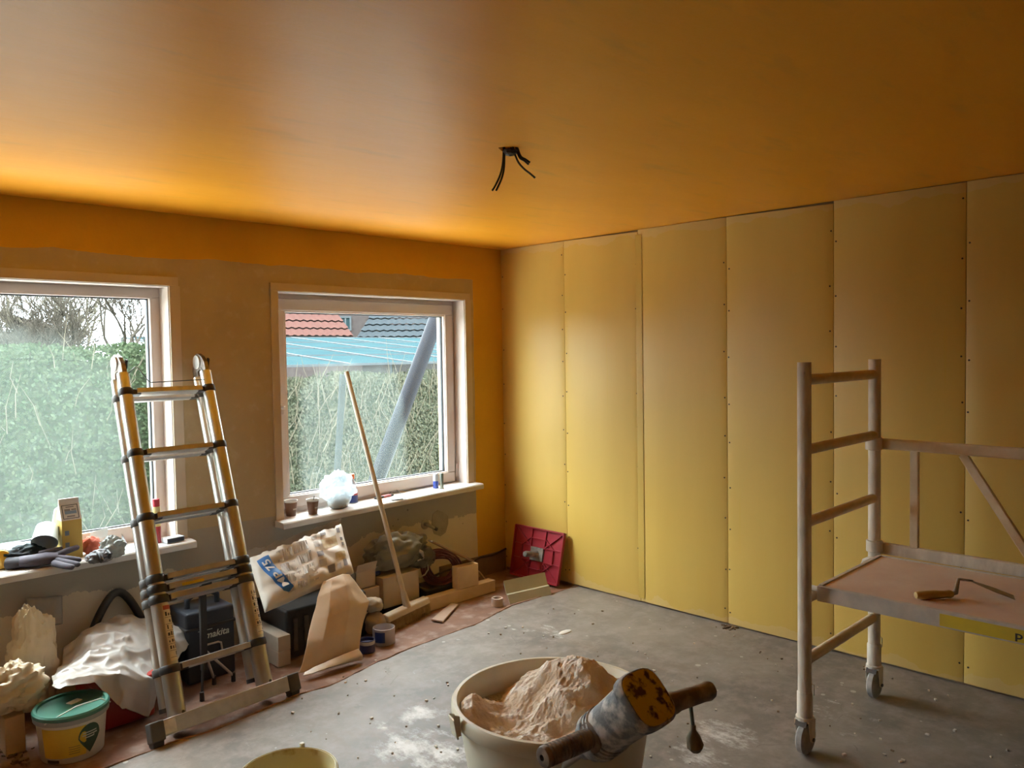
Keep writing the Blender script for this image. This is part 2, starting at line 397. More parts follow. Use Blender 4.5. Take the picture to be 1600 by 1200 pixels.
# plaster boards on the right wall, 60 cm each with tapered edges
SEAM0 = -.597
ys = [0.0]+[SEAM0-.6*i for i in range(12)]
gaps_top = [.006, .01]*0+[.004, .013, .005, .015, .006, .009, .005, .01, .006, .01, .006, .01, .008]
gaps_bot = [.012, .010, .012, .010, .013, .012, .016, .012, .012, .012, .012, .012, .012]
scm = MB(); scm.lathe((0, 0, 0), [(.0045, 0), (.0045, -.0012), (.0014, -.0004)], 8, axis=(1, 0, 0), cap1=True)
M_SCREW = mat('dark_screw_head', (.05, .035, .02), rough=.5, metal=.4)
scr0 = None
rnd = random.Random(11)
for i in range(len(ys)-1):
    y1, y0 = ys[i]-.0012, ys[i+1]+.0012
    z0, z1 = gaps_bot[i], H-gaps_top[i]
    e = .0032; wdt = .055
    prof = [(y0, e+.001), (y0+.002, e), (y0+wdt*.8, e*.7), (y0+wdt, 0), (y1-wdt, 0), (y1-wdt*.8, e*.7), (y1-.002, e), (y1, e+.001), (y1, .0125), (y0, .0125)]
    bd = MB(); tz = (H-gaps_top[i]*.35) - z1
    poly = [V((x, y, z0)) for y, x in prof]; bd.prism(poly, (0, 0, z1-z0))
    # the top edge leans a little so the dark gap below the ceiling is a wedge
    for k in range(10, 20): bd.v[k].z += tz*((bd.v[k].y-y0)/(y1-y0))
    bo = bd.build('plasterboard', M_BOARD, wall_right, smooth=30)
    for side, yy in ((0, y0+.014), (1, y1-.014)):
        z = .07+rnd.random()*.02
        while z < H-.05:
            lo = (0.0009, yy+rnd.uniform(-.004, .004), z+rnd.uniform(-.015, .015))
            if scr0 is None:
                scr0 = scm.build('screw', M_SCREW, bo); scr0.location = lo
            else: place_copy(scr0, lo, bo)
            z += .245+rnd.uniform(-.03, .03)
# filler tape over one of the joints
tp = MB(); tp.surf(lambda u, v: V((-.0006-.0008*math.sin(u*math.pi), ys[2]-.030+.045*u, .03+v*(H-.06))), 4, 30)
tp.build('joint_tape', mat('pale_joint_tape', (.60, .41, .085), (.54, .36, .065), .45, scale=4, stretch=(1, 1, .2)), wall_right, smooth=180)
# bare strip at the foot of the window wall, with a loose pipe lying along it
bs = MB(); bs.span((-.62, -.012, FZ-.01), (-.003, -.001, .135)); structure(bs.build('baseboard_front', M_DARKWOOD, smooth=0, bevel=.003))
for i, (x0_, x1_, z) in enumerate(((-.70, -.004, .142),)):
    pp = MB(); pp.tube([V((x0_+(x1_-x0_)*k/14, -.016-.006*math.sin(k*1.3), z-.06*(1-k/14)+.008*math.sin(k*.9))) for k in range(15)], .008, 8)
    tag(pp.build('cable', mat('dark_brown_cable', (.05, .03, .025), rough=.6), smooth=180), 'dark cable running along the foot of the window wall into the corner', 'cable')

# ------------------------------------------------------------------ windows
def sill_z(x): return .6255+(x+2.30)*.004 if x < -2.1 else .632+(x+1.80)*.0195
def pane_mat(name, spots, base):
    mt, t, b = nodes_of(name)
    g = N(t, 'ShaderNodeNewGeometry'); sp = N(t, 'ShaderNodeSeparateXYZ'); L(t, g.outputs['Position'], sp.inputs[0])
    f, r = noise_fac(t, 5, detail=6); fl, rl = noise_fac(t, 26, detail=4, lo=.52, hi=.72)
    tot = None
    for (x, z, rx, rz, k) in spots:
        dx = mth(t, 'DIVIDE', mth(t, 'SUBTRACT', sp.outputs['X'], x), rx); dz = mth(t, 'DIVIDE', mth(t, 'SUBTRACT', sp.outputs['Z'], z), rz)
        d4 = mth(t, 'ADD', mth(t, 'POWER', mth(t, 'ABSOLUTE', dx), 4), mth(t, 'POWER', mth(t, 'ABSOLUTE', dz), 4))
        d4 = mth(t, 'ADD', d4, mth(t, 'MULTIPLY', mth(t, 'SUBTRACT', r, .5), 1.1))
        mr = N(t, 'ShaderNodeMapRange'); mr.interpolation_type = 'SMOOTHSTEP'
        mr.inputs[1].default_value = 1.15; mr.inputs[2].default_value = .55; mr.inputs[4].default_value = k; L(t, d4, mr.inputs[0])
        tot = mr.outputs[0] if tot is None else mth(t, 'MAXIMUM', tot, mr.outputs[0])
    tot = mth(t, 'ADD', mth(t, 'MULTIPLY', tot, mth(t, 'ADD', .82, mth(t, 'MULTIPLY', fl, .3))), base, clamp=True)
    tr = N(t, 'ShaderNodeBsdfTransparent'); tr.inputs[0].default_value = (.95, .98, .98, 1)
    gl = N(t, 'ShaderNodeBsdfGlossy'); gl.inputs['Roughness'].default_value = .02
    fr = N(t, 'ShaderNodeFresnel'); fr.inputs[0].default_value = 1.35
    tl = N(t, 'ShaderNodeBsdfTranslucent'); tl.inputs[0].default_value = (.78, .95, .90, 1)
    m1 = N(t, 'ShaderNodeMixShader'); L(t, fr.outputs[0], m1.inputs[0]); L(t, tr.outputs[0], m1.inputs[1]); L(t, gl.outputs[0], m1.inputs[2])
    m2 = N(t, 'ShaderNodeMixShader'); L(t, tot, m2.inputs[0]); L(t, m1.outputs[0], m2.inputs[1]); L(t, tl.outputs[0], m2.inputs[2])
    L(t, m2.outputs[0], t.nodes['Material Output'].inputs[0])
    return mt
def rect_frame(mb, x0, x1, z0, z1, wd, y0, y1, wtop=None, wbot=None):
    wt = wtop or wd; wb_ = wbot or wd
    mb.span((x0, y0, z1-wt), (x1, y1, z1)); mb.span((x0, y0, z0), (x1, y1, z0+wb_))
    mb.span((x0, y0, z0+wb_), (x0+wd, y1, z1-wt)); mb.span((x1-wd, y0, z0+wb_), (x1, y1, z1-wt))
def make_sill(parent, x0, x1, z0, z1, yf):
    s = MB(); th = .036; pr = []
    for x, z in ((x0, z0), (x1, z1)):
        pr.append([V((x, .12, z+.004)), V((x, yf+.008, z)), V((x, yf, z-.008)), V((x, yf, z-th)), V((x, yf+.012, z-th)), V((x, .12, z-th))])
    n = 6; s.add(pr[0]+pr[1], [tuple(range(n)), tuple(range(2*n-1, n-1, -1))]+[(i, n+i, n+(i+1) % n, (i+1) % n) for i in range(n)])
    return s.build('window_sill', M_SILL, parent, smooth=30, bevel=.002)
def make_window(name, x0, x1, glass, fogs, base, sash):
    gx0, gx1, gz0, gz1 = glass
    fr = MB(); rect_frame(fr, x0, x1, ZB, ZT, .055 if not sash else .030, .115, .185, wbot=.10 if not sash else .075)
    o = structure(fr.build(name, M_PVC, smooth=0, bevel=.004))
    if sash:
        s = MB(); rect_frame(s, x0+.026, x1-.020, .668, ZT-.030, .070, .100, .165)
        so = s.build('sash', M_PVC, o, smooth=0, bevel=.006)
        hd = MB(); hx, hz = x0+.062, 1.25
        hd.box((hx, .096, hz), (.028, .012, .065)); hd.cyl((hx, .096, hz+.01), (hx, .060, hz+.01), .009, n=10)
        hd.build('handle_plate', M_PVC, so, bevel=.003)
        hg = MB(); hg.cyl((x1-.012, .095, .70), (x1-.012, .095, .79), .009, n=12); hg.build('hinge', M_PVC, so)
    bd = MB(); rect_frame(bd, gx0-.012, gx1+.012, gz0-.012, gz1+.012, .012, .108, .150); bd.build('glazing_bead', M_PVC, o, smooth=0, bevel=.003)
    gk = MB(); rect_frame(gk, gx0-.001, gx1+.001, gz0-.001, gz1+.001, .007, .132, .150); gk.build('gasket', M_GASK, o, smooth=0)
    pn = MB(); pn.add([(gx0, .14, gz0), (gx1, .14, gz0), (gx1, .14, gz1), (gx0, .14, gz1)], [(0, 1, 2, 3)])
    pn.build('pane', pane_mat(name+'_fogged_glass', fogs, base), o, smooth=0)
    cs = MB(); cw = .046
    cs.span((x0-cw, -.010, ZT), (x1+cw, .002, ZT+cw)); cs.span((x0-cw, -.010, .60), (x0, .002, ZT)); cs.span((x1, -.010, .60), (x1+cw+.008, .002, ZT))
    cs.build('casing', M_CASE, o, smooth=0, bevel=.002)
    rv = MB(); rv.span((x0, 0, ZT-.004), (x1, .115, ZT)); rv.span((x0, 0, ZB), (x0+.004, .115, ZT)); rv.span((x1-.004, 0, ZB), (x1, .115, ZT))
    rv.build('reveal_lining', M_PVC, o, smooth=0)
    return o
FOG = .026
win1 = make_window('window_1', WX0, WX1, (WX0+.06, -2.404, .71, 1.863), [(-3.20, .95, .74, .76, FOG*1.5)], .002, False)
win2 = make_window('window_2', VX0, VX1, (-1.640, -.446, .745, 1.813), [(-1.16, 1.02, .40, .50, FOG*1.15)], .002, True)
make_sill(win1, -3.97, -2.290, sill_z(-3.97), sill_z(-2.29), -.105)
make_sill(win2, -1.800, -.285, sill_z(-1.8), sill_z(-.285), -.095)
# drip trails down the fogged left pane
M_DRIP = mat('water_trail', (.10, .13, .11), rough=.1)
for (u, v0, v1_) in ((76, 525, 690),):
    dm = MB(); v = v0
    rr_ = random.Random(5)
    while v < v1_:
        p = Yp(u+rr_.uniform(-1.6, 1.6), v, .1385); dm.lathe(p, [(.0001, -.0008), (.0022, 0), (.0001, .0006)], 6, axis=(0, -1, 0)); v += rr_.uniform(2.5, 9)
    do = dm.build('water_trail', M_DRIP, win1); do['kind'] = 'stuff'

# ------------------------------------------------------------------ outside the windows
GZ = -.25
gm = MB(); gm.surf(lambda u, v: V((-40+u*90, .30+v*70, GZ)), 6, 6)
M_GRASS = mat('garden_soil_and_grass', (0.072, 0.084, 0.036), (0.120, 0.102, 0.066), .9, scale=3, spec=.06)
structure(gm.build('ground', M_GRASS, smooth=0))
M_BOUNCE = mat('pale_bounce_slab', (.66, .64, .60), (.56, .54, .51), .8, scale=4, bmp=.2, spec=.06)
pv = MB(); pv.span((-7, .30, GZ-.02), (4, 2.9, GZ+.02)); structure(pv.build('added_bounce_slab', M_BOUNCE, smooth=0))  # unseen pale slab, added to bounce sky light up onto the ceiling

def hedge(name, x0, x1, y0, y1, h, nleaf, cols, label, seed, twig=0.3):
    rt = thing(name, ((x0+x1)/2, (y0+y1)/2, GZ), label, 'hedge')
    rr = random.Random(seed); lf = MB(); tw = MB(); core = MB()
    # irregular inner mass
    def top(x): return h-.07+.10*nz((x, 0, 0), 1.6, seed)
    nx = 60
    core.surf(lambda u, v: V((x0+.08+(x1-x0-.16)*u, y0+.14+.05*nz((u*20, v*9, 0), 1, seed), GZ+(top(x0+(x1-x0)*u)-GZ-.06)*v)), nx, 16)
    core.surf(lambda u, v: V((x0+.08+(x1-x0-.16)*u, y0+.14+(y1-y0-.2)*v, top(x0+(x1-x0)*u)-.06+.03*nz((u*20, v*9, 3), 1, seed))), nx, 6)
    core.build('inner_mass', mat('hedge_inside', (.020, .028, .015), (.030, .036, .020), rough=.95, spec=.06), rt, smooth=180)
    vs = []; fs = []
    for k in range(nleaf):
        x = rr.uniform(x0, x1)
        if rr.random() < .8: y = y0+rr.random()**2*.16; z = rr.uniform(GZ, top(x)+.03)
        else: y = rr.uniform(y0, y1); z = top(x)+rr.uniform(-.1, .07)
        s = rr.uniform(.010, .024); a = rr.uniform(0, 6.28); t1 = V((math.cos(a), rr.uniform(-.5, .5), math.sin(a)))*s; t2 = V((-math.sin(a), rr.uniform(-.6, .6), math.cos(a)))*s*.55
        c = V((x, y, z)); o = len(vs); vs += [c-t1, c+t2, c+t1, c-t2]; fs.append((o, o+1, o+2, o+3))
    lf.add(vs, fs); lo = lf.build('foliage', cols[0], rt, smooth=0); lo['kind'] = 'stuff'
    nt_ = int((x1-x0)*90*twig)
    for k in range(nt_):
        x = rr.uniform(x0, x1); y = y0-.02+rr.uniform(-.03, .08); z = rr.uniform(GZ+.1, top(x)); l = rr.uniform(.15, .5)
        p = V((x, y, z)); d = V((rr.uniform(-.45, .45), rr.uniform(-.3, .1), rr.uniform(.5, 1))).normalized()
        tw.tube([p, p+d*l*.5+V((rr.uniform(-.04, .04), 0, 0)), p+d*l], [.004, .003, .0015], 4, caps=False)
    to = tw.build('twigs', cols[1], rt, smooth=0); to['kind'] = 'stuff'
    return rt
M_LEAF1 = mat('dull_green_leaves', (.016, .028, .012), (.030, .038, .020), .6, scale=14, spec=.06)
M_LEAF2 = mat('grey_green_leaves', (.022, .027, .016), (.042, .042, .028), .6, scale=14, spec=.06)
M_TWIG = mat('pale_dry_twig', (.085, .076, .056), (.062, .054, .038), .8, scale=9, spec=.06)
hedge('hedge', -.95, 6.2, 2.9, 3.58, 1.36, 64000, (M_LEAF2, M_TWIG), 'clipped grey-green hedge with dry twigs behind the sash window with a fogged pane', 4, 1.2)
hedge('hedge', -7.0, -.75, 3.6, 4.6, 1.72, 50000, (M_LEAF1, M_TWIG), 'taller dull green hedge standing below the bare trees', 8, .3)

def bare_tree(x, y, h, label, seed, mt, spread=.75, depth=7, hf=.16):
    rr = random.Random(seed); rt = thing('bare_tree', (x, y, GZ), label, 'tree')
    tk = MB(); br = MB(); tww = MB()
    def grow(p, d, l, r, lev):
        q = p+d*l*.5+V((rr.uniform(-1, 1), rr.uniform(-1, 1), rr.uniform(-.3, .6)))*l*.08; e = q+d*l*.5
        tgt = tk if lev == 0 else (br if lev < 4 else tww)
        tgt.tube([p, q, e], [r, r*.86, r*.72], 7 if lev < 2 else (5 if lev < 4 else 3), caps=False)
        if lev >= depth: return
        nb = 2 if lev == 0 else rr.choice((2, 3, 3, 4))
        for k in range(nb):
            nd = (d+V((rr.uniform(-1, 1), rr.uniform(-1, 1), rr.uniform(-.25, .75)))*spread).normalized()
            st = e if k < 2 else p.lerp(e, rr.uniform(.4, .9))
            grow(st, nd, l*rr.uniform(.62, .86), max(r*.62, .0042), lev+1)
    grow(V((x, y, GZ)), V((rr.uniform(-.1, .1), 0, 1)).normalized(), h*hf, h*.016, 0)
    tk.build('trunk', mt, rt, smooth=180); br.build('branches', mt, rt, smooth=180)
    o = tww.build('twigs', mt, rt, smooth=180); o['kind'] = 'stuff'
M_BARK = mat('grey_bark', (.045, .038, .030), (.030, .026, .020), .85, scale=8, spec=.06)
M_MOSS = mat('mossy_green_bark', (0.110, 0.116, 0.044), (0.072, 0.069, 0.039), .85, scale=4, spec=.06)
bare_tree(-3.0, 5.6, 3.3, 'mossy bare tree with yellow-green branches beyond the tall hedge', 21, M_MOSS, hf=.21)
bare_tree(-1.7, 6.2, 3.5, 'grey bare tree with dense thin twigs beyond the tall hedge', 22, M_BARK, hf=.21)
bare_tree(-.35, 6.4, 3.9, 'grey bare tree in front of the pink tiled roof', 41, M_BARK, hf=.23)
bare_tree(-.1, 8.9, 4.3, 'pale-barked bare tree behind the end of the tall hedge', 43, M_TWIG, hf=.22)
bare_tree(-2.4, 9.6, 4.2, 'tall bare tree standing furthest back behind the tall hedge', 24, M_BARK, hf=.21)
bare_tree(-.6, 10.4, 4.2, 'slender bare tree beyond the end of the tall hedge', 29, M_BARK, hf=.21)
bare_tree(-1.0, 7.6, 3.6, 'dark bare tree close behind the tall hedge', 33, M_BARK, hf=.21)
bare_tree(-3.6, 7.4, 3.8, 'bare tree with upright boughs at the far end of the tall hedge', 34, M_BARK, hf=.21)
bare_tree(13.2, 15.5, 4.6, 'thin bare tree rising beyond the glass roof beside the slate roof', 27, M_TWIG)

# glass lean-to beyond the hedge
gh = thing('glass_lean_to', (6, 8.5, GZ), 'pale blue-green glass roof on white bars beyond the hedge', 'greenhouse')
GX0, GX1, GY0, GY1, GZ0, GZ1 = 1.6, 11.2, 6.2, 12.2, 1.42, 1.98
def groof(x, y): return V((x, y, GZ0+(GZ1-GZ0)*(y-GY0)/(GY1-GY0)))
M_GGLASS = mat('blue_green_roof_glass', (.016, .030, .033), (.013, .026, .030), .8, scale=2, spec=0)
M_WBAR = mat('white_glazing_bar', (.05, .058, .062), rough=.5, spec=.06)
ng = 8
for i in range(ng):
    a, b_ = GX0+(GX1-GX0)*i/ng+.02, GX0+(GX1-GX0)*(i+1)/ng-.02
    for k in range(4):
        c, d = GY0+(GY1-GY0)*k/4+.02, GY0+(GY1-GY0)*(k+1)/4-.02
        q = MB(); q.prism([groof(a, c), groof(b_, c), groof(b_, d), groof(a, d)], (0, 0, -.012)); q.build('pane', M_GGLASS, gh, smooth=0)
for i in range(ng+1):
    x = GX0+(GX1-GX0)*i/ng; q = MB(); q.bar(groof(x, GY0), groof(x, GY1), .035, .04); q.build('glazing_bar', M_WBAR, gh, smooth=0)
for k in range(5):
    y = GY0+(GY1-GY0)*k/4; q = MB(); q.bar(groof(GX0, y), groof(GX1, y), .03, .035); q.build('crossbar', M_WBAR, gh, smooth=0)
for x in (GX0, GX0+3.2, GX0+6.4, GX1):
    for y in (GY0, GY1):
        q = MB(); q.span((x-.035, y-.035, GZ), (x+.035, y+.035, groof(x, y).z)); q.build('post', M_WBAR, gh, smooth=0)

def house(name, x0, x1, y0, y1, eave, ridge, wallm, roofm, label, rows, hip=0.0, tile=.30, wins=()):
    rt = thing(name, ((x0+x1)/2, (y0+y1)/2, GZ), label, 'house')
    wq = MB(); wq.span((x0+.3, y0+.3, GZ), (x1-.3, y1-.3, eave+.05)); wq.build('wall', wallm, rt, smooth=0)
    ym = (y0+y1)/2; rf = MB(); nx = int((x1-x0)/tile*4)
    for side in (0, 1):
        for r in range(rows):
            f0, f1 = r/rows, (r+1)/rows
            ya, yb = (y0+(ym-y0)*f0, y0+(ym-y0)*f1) if side == 0 else (y1+(ym-y1)*f0, y1+(ym-y1)*f1)
            za, zb = eave+(ridge-eave)*f0, eave+(ridge-eave)*f1
            def fn(u, v, ya=ya, yb=yb, za=za, zb=zb, f0=f0, f1=f1):
                f = f0+(f1-f0)*v; xa, xb = x0+hip*f, x1-hip*f
                x = xa+(xb-xa)*u
                return V((x, ya+(yb-ya)*v, za+(zb-za)*v+.05*(1-v)+.022*math.sin(x/tile*2*math.pi)))
            rf.surf(fn, nx, 1)
    if hip:
        for xx, s in ((x0, 1), (x1, -1)): rf.add([(xx, y0, eave), (xx, y1, eave), (xx+s*hip, ym, ridge)], [(0, 1, 2)])
    else:
        g2 = MB()
        for xx in (x0+.3, x1-.3): g2 = MB(); g2.add([(xx, y0, eave), (xx, y1, eave), (xx, ym, ridge-.05)], [(0, 1, 2)]); g2.build('gable', wallm, rt, smooth=0)
    rf.build('roof', roofm, rt, smooth=60)
    for (wx, wz, ww, wh) in wins:
        f = MB(); rect_frame(f, wx, wx+ww, wz, wz+wh, .09, y0+.22, y0+.32); f.span((wx+ww/2-.04, y0+.23, wz), (wx+ww/2+.04, y0+.3, wz+wh))
        fo = f.build('window', M_WBAR, rt, smooth=0)
        pn = MB(); pn.span((wx+.05, y0+.27, wz+.05), (wx+ww-.05, y0+.30, wz+wh-.05)); pn.build('pane', M_GGLASS, fo, smooth=0)
    return rt
M_TILE = mat('salmon_red_roof_tiles', (.046, .019, .015), (.036, .015, .012), .7, scale=12, spec=.06)
M_SLATE = mat('blue_grey_slates', (.010, .014, .017), (.015, .019, .022), .6, scale=10, spec=.06)
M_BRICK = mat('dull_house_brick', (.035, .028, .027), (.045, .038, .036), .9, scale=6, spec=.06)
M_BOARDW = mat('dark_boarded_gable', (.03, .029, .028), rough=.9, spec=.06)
house('red_roof_house', 8.6, 13.4, 22, 30, 2.28, 8.6, M_BRICK, M_TILE, 'low house with a salmon red tiled roof beyond the glass lean-to', 22, hip=2.2)
hs = house('slate_roof_house', 14.5, 26.5, 17.4, 24.4, 2.0, 7.0, M_BOARDW, M_SLATE, 'house with a dark blue-grey slate roof beyond the glass lean-to', 20, hip=2.5); hs.rotation_euler.z = math.radians(-44.5)
hs = house('brick_house', 15.9, 27.9, 29.9, 37.9, 4.6, 9.5, M_BRICK, M_SLATE, 'far brick house with small white windows between the two roofs', 20, wins=((20.75, 2.85, .6, .75), (22.25, 2.85, .7, .75))); hs.rotation_euler.z = math.radians(-34)
house('pink_roof_house', -2.5, 6.0, 30, 38, 2.6, 3.7, M_BRICK, mat('dull_pink_roof_tiles', (.032, .020, .017), (.026, .017, .014), .7, scale=12, spec=.06), 'far house with a pink tiled roof seen through bare twigs', 20, hip=2)

# drain pipe leaning outside the right window
p1, p2 = Yp(594, 735, 1.00), Yp(681, 500, 1.00)
d = (p2-p1).normalized(); base = p1+d*((GZ+.075-p1.z)/d.z); top = p2+d*.55
pt = thing('leaning_pipe', (base.x, base.y, GZ), 'thick grey-lilac plastic pipe leaning outside the fogged sash window', 'pipe')
M_PIPE = mat('grey_lilac_plastic', (.0105, .0115, .0155), (.009, .010, .0135), .45, scale=5, spec=.06)
q = MB(); q.cyl(base, top, .062, n=28); q.build('pipe', M_PIPE, pt, smooth=40)
q = MB(); q.cyl(top-d*.09, top+d*.06, .074, n=28); q.build('socket', M_PIPE, pt, smooth=40)
p1 = Yp(527, 735, 1.6); p2 = Yp(536, 585, 1.6); d = (p2-p1).normalized()
base = p1+d*((GZ+.02-p1.z)/d.z)
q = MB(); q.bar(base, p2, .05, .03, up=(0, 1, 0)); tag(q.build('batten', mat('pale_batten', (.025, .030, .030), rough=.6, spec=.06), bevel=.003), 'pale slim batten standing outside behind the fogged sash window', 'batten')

# ------------------------------------------------------------------ telescopic ladder
M_ALU = mat('brushed_aluminium', (.62, .60, .56), (.50, .48, .44), .32, .85, scale=10, stretch=(1, 1, .2))
M_ALUD = mat('dull_aluminium', (.55, .53, .50), (.42, .40, .38), .45, .7, scale=12)
M_BLK = mat('black_plastic', (.022, .020, .020), (.035, .03, .028), .5, scale=14)
M_GREYP = mat('dark_grey_plastic', (.07, .065, .06), (.10, .09, .08), .55, scale=14)
M_STICK = mat('cream_instruction_sticker', (.72, .64, .48), (.64, .56, .40), .55, scale=9)
M_INK = mat('dark_print_ink', (.05, .045, .045), rough=.6)
M_REDINK = mat('red_print_ink', (.45, .08, .05), rough=.6)
M_YEL = mat('yellow_label', (.70, .50, .03), (.60, .43, .03), .5, scale=9)
LA = V((-2.681, -.791, .03)); e1 = V((.99862, .05256, 0)); e2 = V((-.02078, .39481, .91853)); en = V((.04828, -.91726, .39536))
def LP(s, t, d=0.0): return LA+e1*(s+.047*t)+e2*t+en*d
lad = thing('telescopic_ladder', (LP(.2, 0).x, LP(.2, 0).y, FZ), 'aluminium telescopic ladder with black collars leaning folded between the two windows', 'ladder')
cols_t = [.225, .520, .565, .610, .887, 1.190, 1.490]
for d_, kind in ((0.0, 'front'), (-.088, 'rear')):
    for s in (0.0, .405):
        segs = [(-.02 if d_ == 0 else .075, .235, .0375), (.235, .53, .0365), (.53, .61, .035), (.61, .887, .0335), (.887, 1.19, .0312), (1.19, 1.49, .0290), (1.49, 1.585, .0275)]
        k = .86 if d_ else 1.0
        rail = MB(); prof = []
        for a, b_, r in segs: prof += [(a, r*k), (b_, r*k)]
        rail.tube([LP(s, t, d_) for t, r in prof], [r for t, r in prof], 20)
        ro = rail.build('rail', M_ALU, lad, smooth=40)
        for t in cols_t:
            r = [q for q in segs if q[0] < t+.001][-1][2]*k
            c = MB(); h = .036 if .5 < t < .63 else .034
            c.tube([LP(s, t-h/2, d_), LP(s, t-h/2+.004, d_), LP(s, t+h/2-.004, d_), LP(s, t+h/2, d_)], [r+.003, r+.006, r+.006, r+.003], 20)
            sg = 1 if s == 0 else -1
            c.bar(LP(s+sg*r*.5, t-.004, d_), LP(s+sg*(r+.035), t-.004, d_), .034 if d_ == 0 else .026, .026, up=e2)
            c.build('collar', M_BLK if d_ == 0 else M_GREYP, lad, smooth=40)
    for t in cols_t:
        rg = MB(); dd = .024 if d_ == 0 else .018
        rg.prism([LP(.045, t-.014, d_-dd), LP(.045, t+.010, d_-dd), LP(.045, t+.016, d_-dd*.4), LP(.045, t+.012, d_+dd), LP(.045, t-.010, d_+dd), LP(.045, t-.016, d_+dd*.3)], e1*.318)
        rg.build('rung', M_ALUD, lad, smooth=25)
# stickers on the two lowest front tubes, curved round the tube
def on_rail(s, t0, t1, a0, a1, r):
    def fn(u, v):
        a = a0+(a1-a0)*u; t = t0+(t1-t0)*v
        return LP(s, t)+(e1*math.sin(a)+en*math.cos(a))*r
    return fn
for s in (0.0, .405):
    st = MB(); st.surf(on_rail(s, .255, .492, -.15, 1.15, .0372), 8, 2); so = st.build('sticker', M_STICK, lad, smooth=180)
    ik = MB(); rr = random.Random(int(s*10)+2)
    for row in range(7):
        t = .275+row*.028
        for cidx in range(3):
            if rr.random() < .75:
                a = .0+cidx*.36+rr.uniform(0, .05); ik.surf(on_rail(s, t, t+rr.uniform(.008, .018), a, a+rr.uniform(.12, .26), .0376), 2, 1)
        ik.surf(on_rail(s, t-.007, t-.0055, -.08, 1.08, .0376), 4, 1)
    io = ik.build('printed_pictograms', M_INK, so, smooth=180); io['kind'] = 'stuff'
    if s == 0:
        h = MB(); h.surf(on_rail(s, .470, .488, -.10, 1.10, .0377), 4, 1); h.build('printed_heading', M_REDINK, so, smooth=180)
yl = MB(); yl.prism([LP(.10, .553, .026), LP(.20, .553, .026), LP(.20, .566, .026), LP(.10, .566, .026)], en*.0008); yl.build('warning_sticker', M_YEL, lad, smooth=0)
# stabiliser bar with rubber feet
sb = MB(); sb.prism([LP(-.085, -.025, .02), LP(-.085, .040, .02), LP(-.085, .040, .062), LP(-.085, -.025, .062)], e1*.575); sb.build('stabiliser_bar', M_ALUD, lad, smooth=0, bevel=.003)
wl_ = MB(); wl_.prism([LP(-.082, -.018, .0625), LP(-.035, -.018, .0625), LP(-.035, .034, .0625), LP(-.082, .034, .0625)], en*.0008); wl_.build('white_sticker', mat('white_sticker', (.75, .72, .66), (.6, .58, .54), .5, scale=40), lad, smooth=0)
for s0, s1 in ((-.140, -.083), (.488, .545)):
    f = MB(); f.prism([LP(s0, -.035, .014), LP(s0, .043, .014), LP(s0, .043, .068), LP(s0, -.035, .068)], e1*(s1-s0)); fo = f.build('end_cap', M_GREYP, lad, smooth=0, bevel=.005)
    g = MB(); c0 = LP((s0+s1)/2, -.02, .04); g.span((c0.x-.022, c0.y-.026, FZ), (c0.x+.022, c0.y+.026, c0.z)); g.build('rubber_foot', M_BLK, fo, smooth=0, bevel=.004)
for s in (0, .405):                                             # rivets at the tube feet
    for k in range(2):
        g = MB(); g.lathe(LP(s+.012, .015+k*.030, .035), [(.0065, 0), (.0065, .003), (.003, .0045)], 10, axis=en, cap1=True); g.build('rivet', M_GREYP, lad)
    g = MB(); g.cyl(LP(s, .060, -.088), LP(s, .078, -.088), .034, n=16); g.build('rubber_plug', M_BLK, lad)
# hinges that join front and rear sections
for s in (0.0, .405):
    hg = MB(); pf = [(.026, 1.565), (.024, 1.630), (.004, 1.668), (-.022, 1.694), (-.044, 1.702), (-.066, 1.694), (-.092, 1.668), (-.112, 1.630), (-.114, 1.565), (-.070, 1.560), (-.060, 1.61), (-.028, 1.61), (-.018, 1.560)]
    hg.prism([LP(s-.011, t, d) for d, t in pf], e1*.022); ho = hg.build('hinge', mat('worn_hinge_metal', (.16, .12, .10), (.30, .26, .23), .45, .7, scale=40), lad, smooth=0, bevel=.003)
    for off in (-.018, .011):
        ds = MB(); ds.cyl(LP(s+off, 1.655, -.044), LP(s+off+.007, 1.655, -.044), .036, n=24); ds.build('hinge_disc', M_ALUD, ho, bevel=.002)
    lv = MB(); lv.prism([LP(s+.017, 1.60, -.01), LP(s+.017, 1.645, .022), LP(s+.017, 1.655, .012), LP(s+.017, 1.62, -.02)], e1*.008); lv.build('release_lever', M_BLK, ho, smooth=0)
wr_ = MB(); wr_.tube([LP(.025, 1.585, .012), LP(.055, 1.612, .016), LP(.068, 1.606, .016), LP(.108, 1.535, .016), LP(.118, 1.530, .016), LP(.385, 1.535, .016), LP(.398, 1.545, .016), LP(.378, 1.600, .016)], .0024, 6)
wr_.build('hinge_wire', mat('grey_steel_wire', (.12, .12, .12), rough=.4, metal=.8), lad, smooth=180)

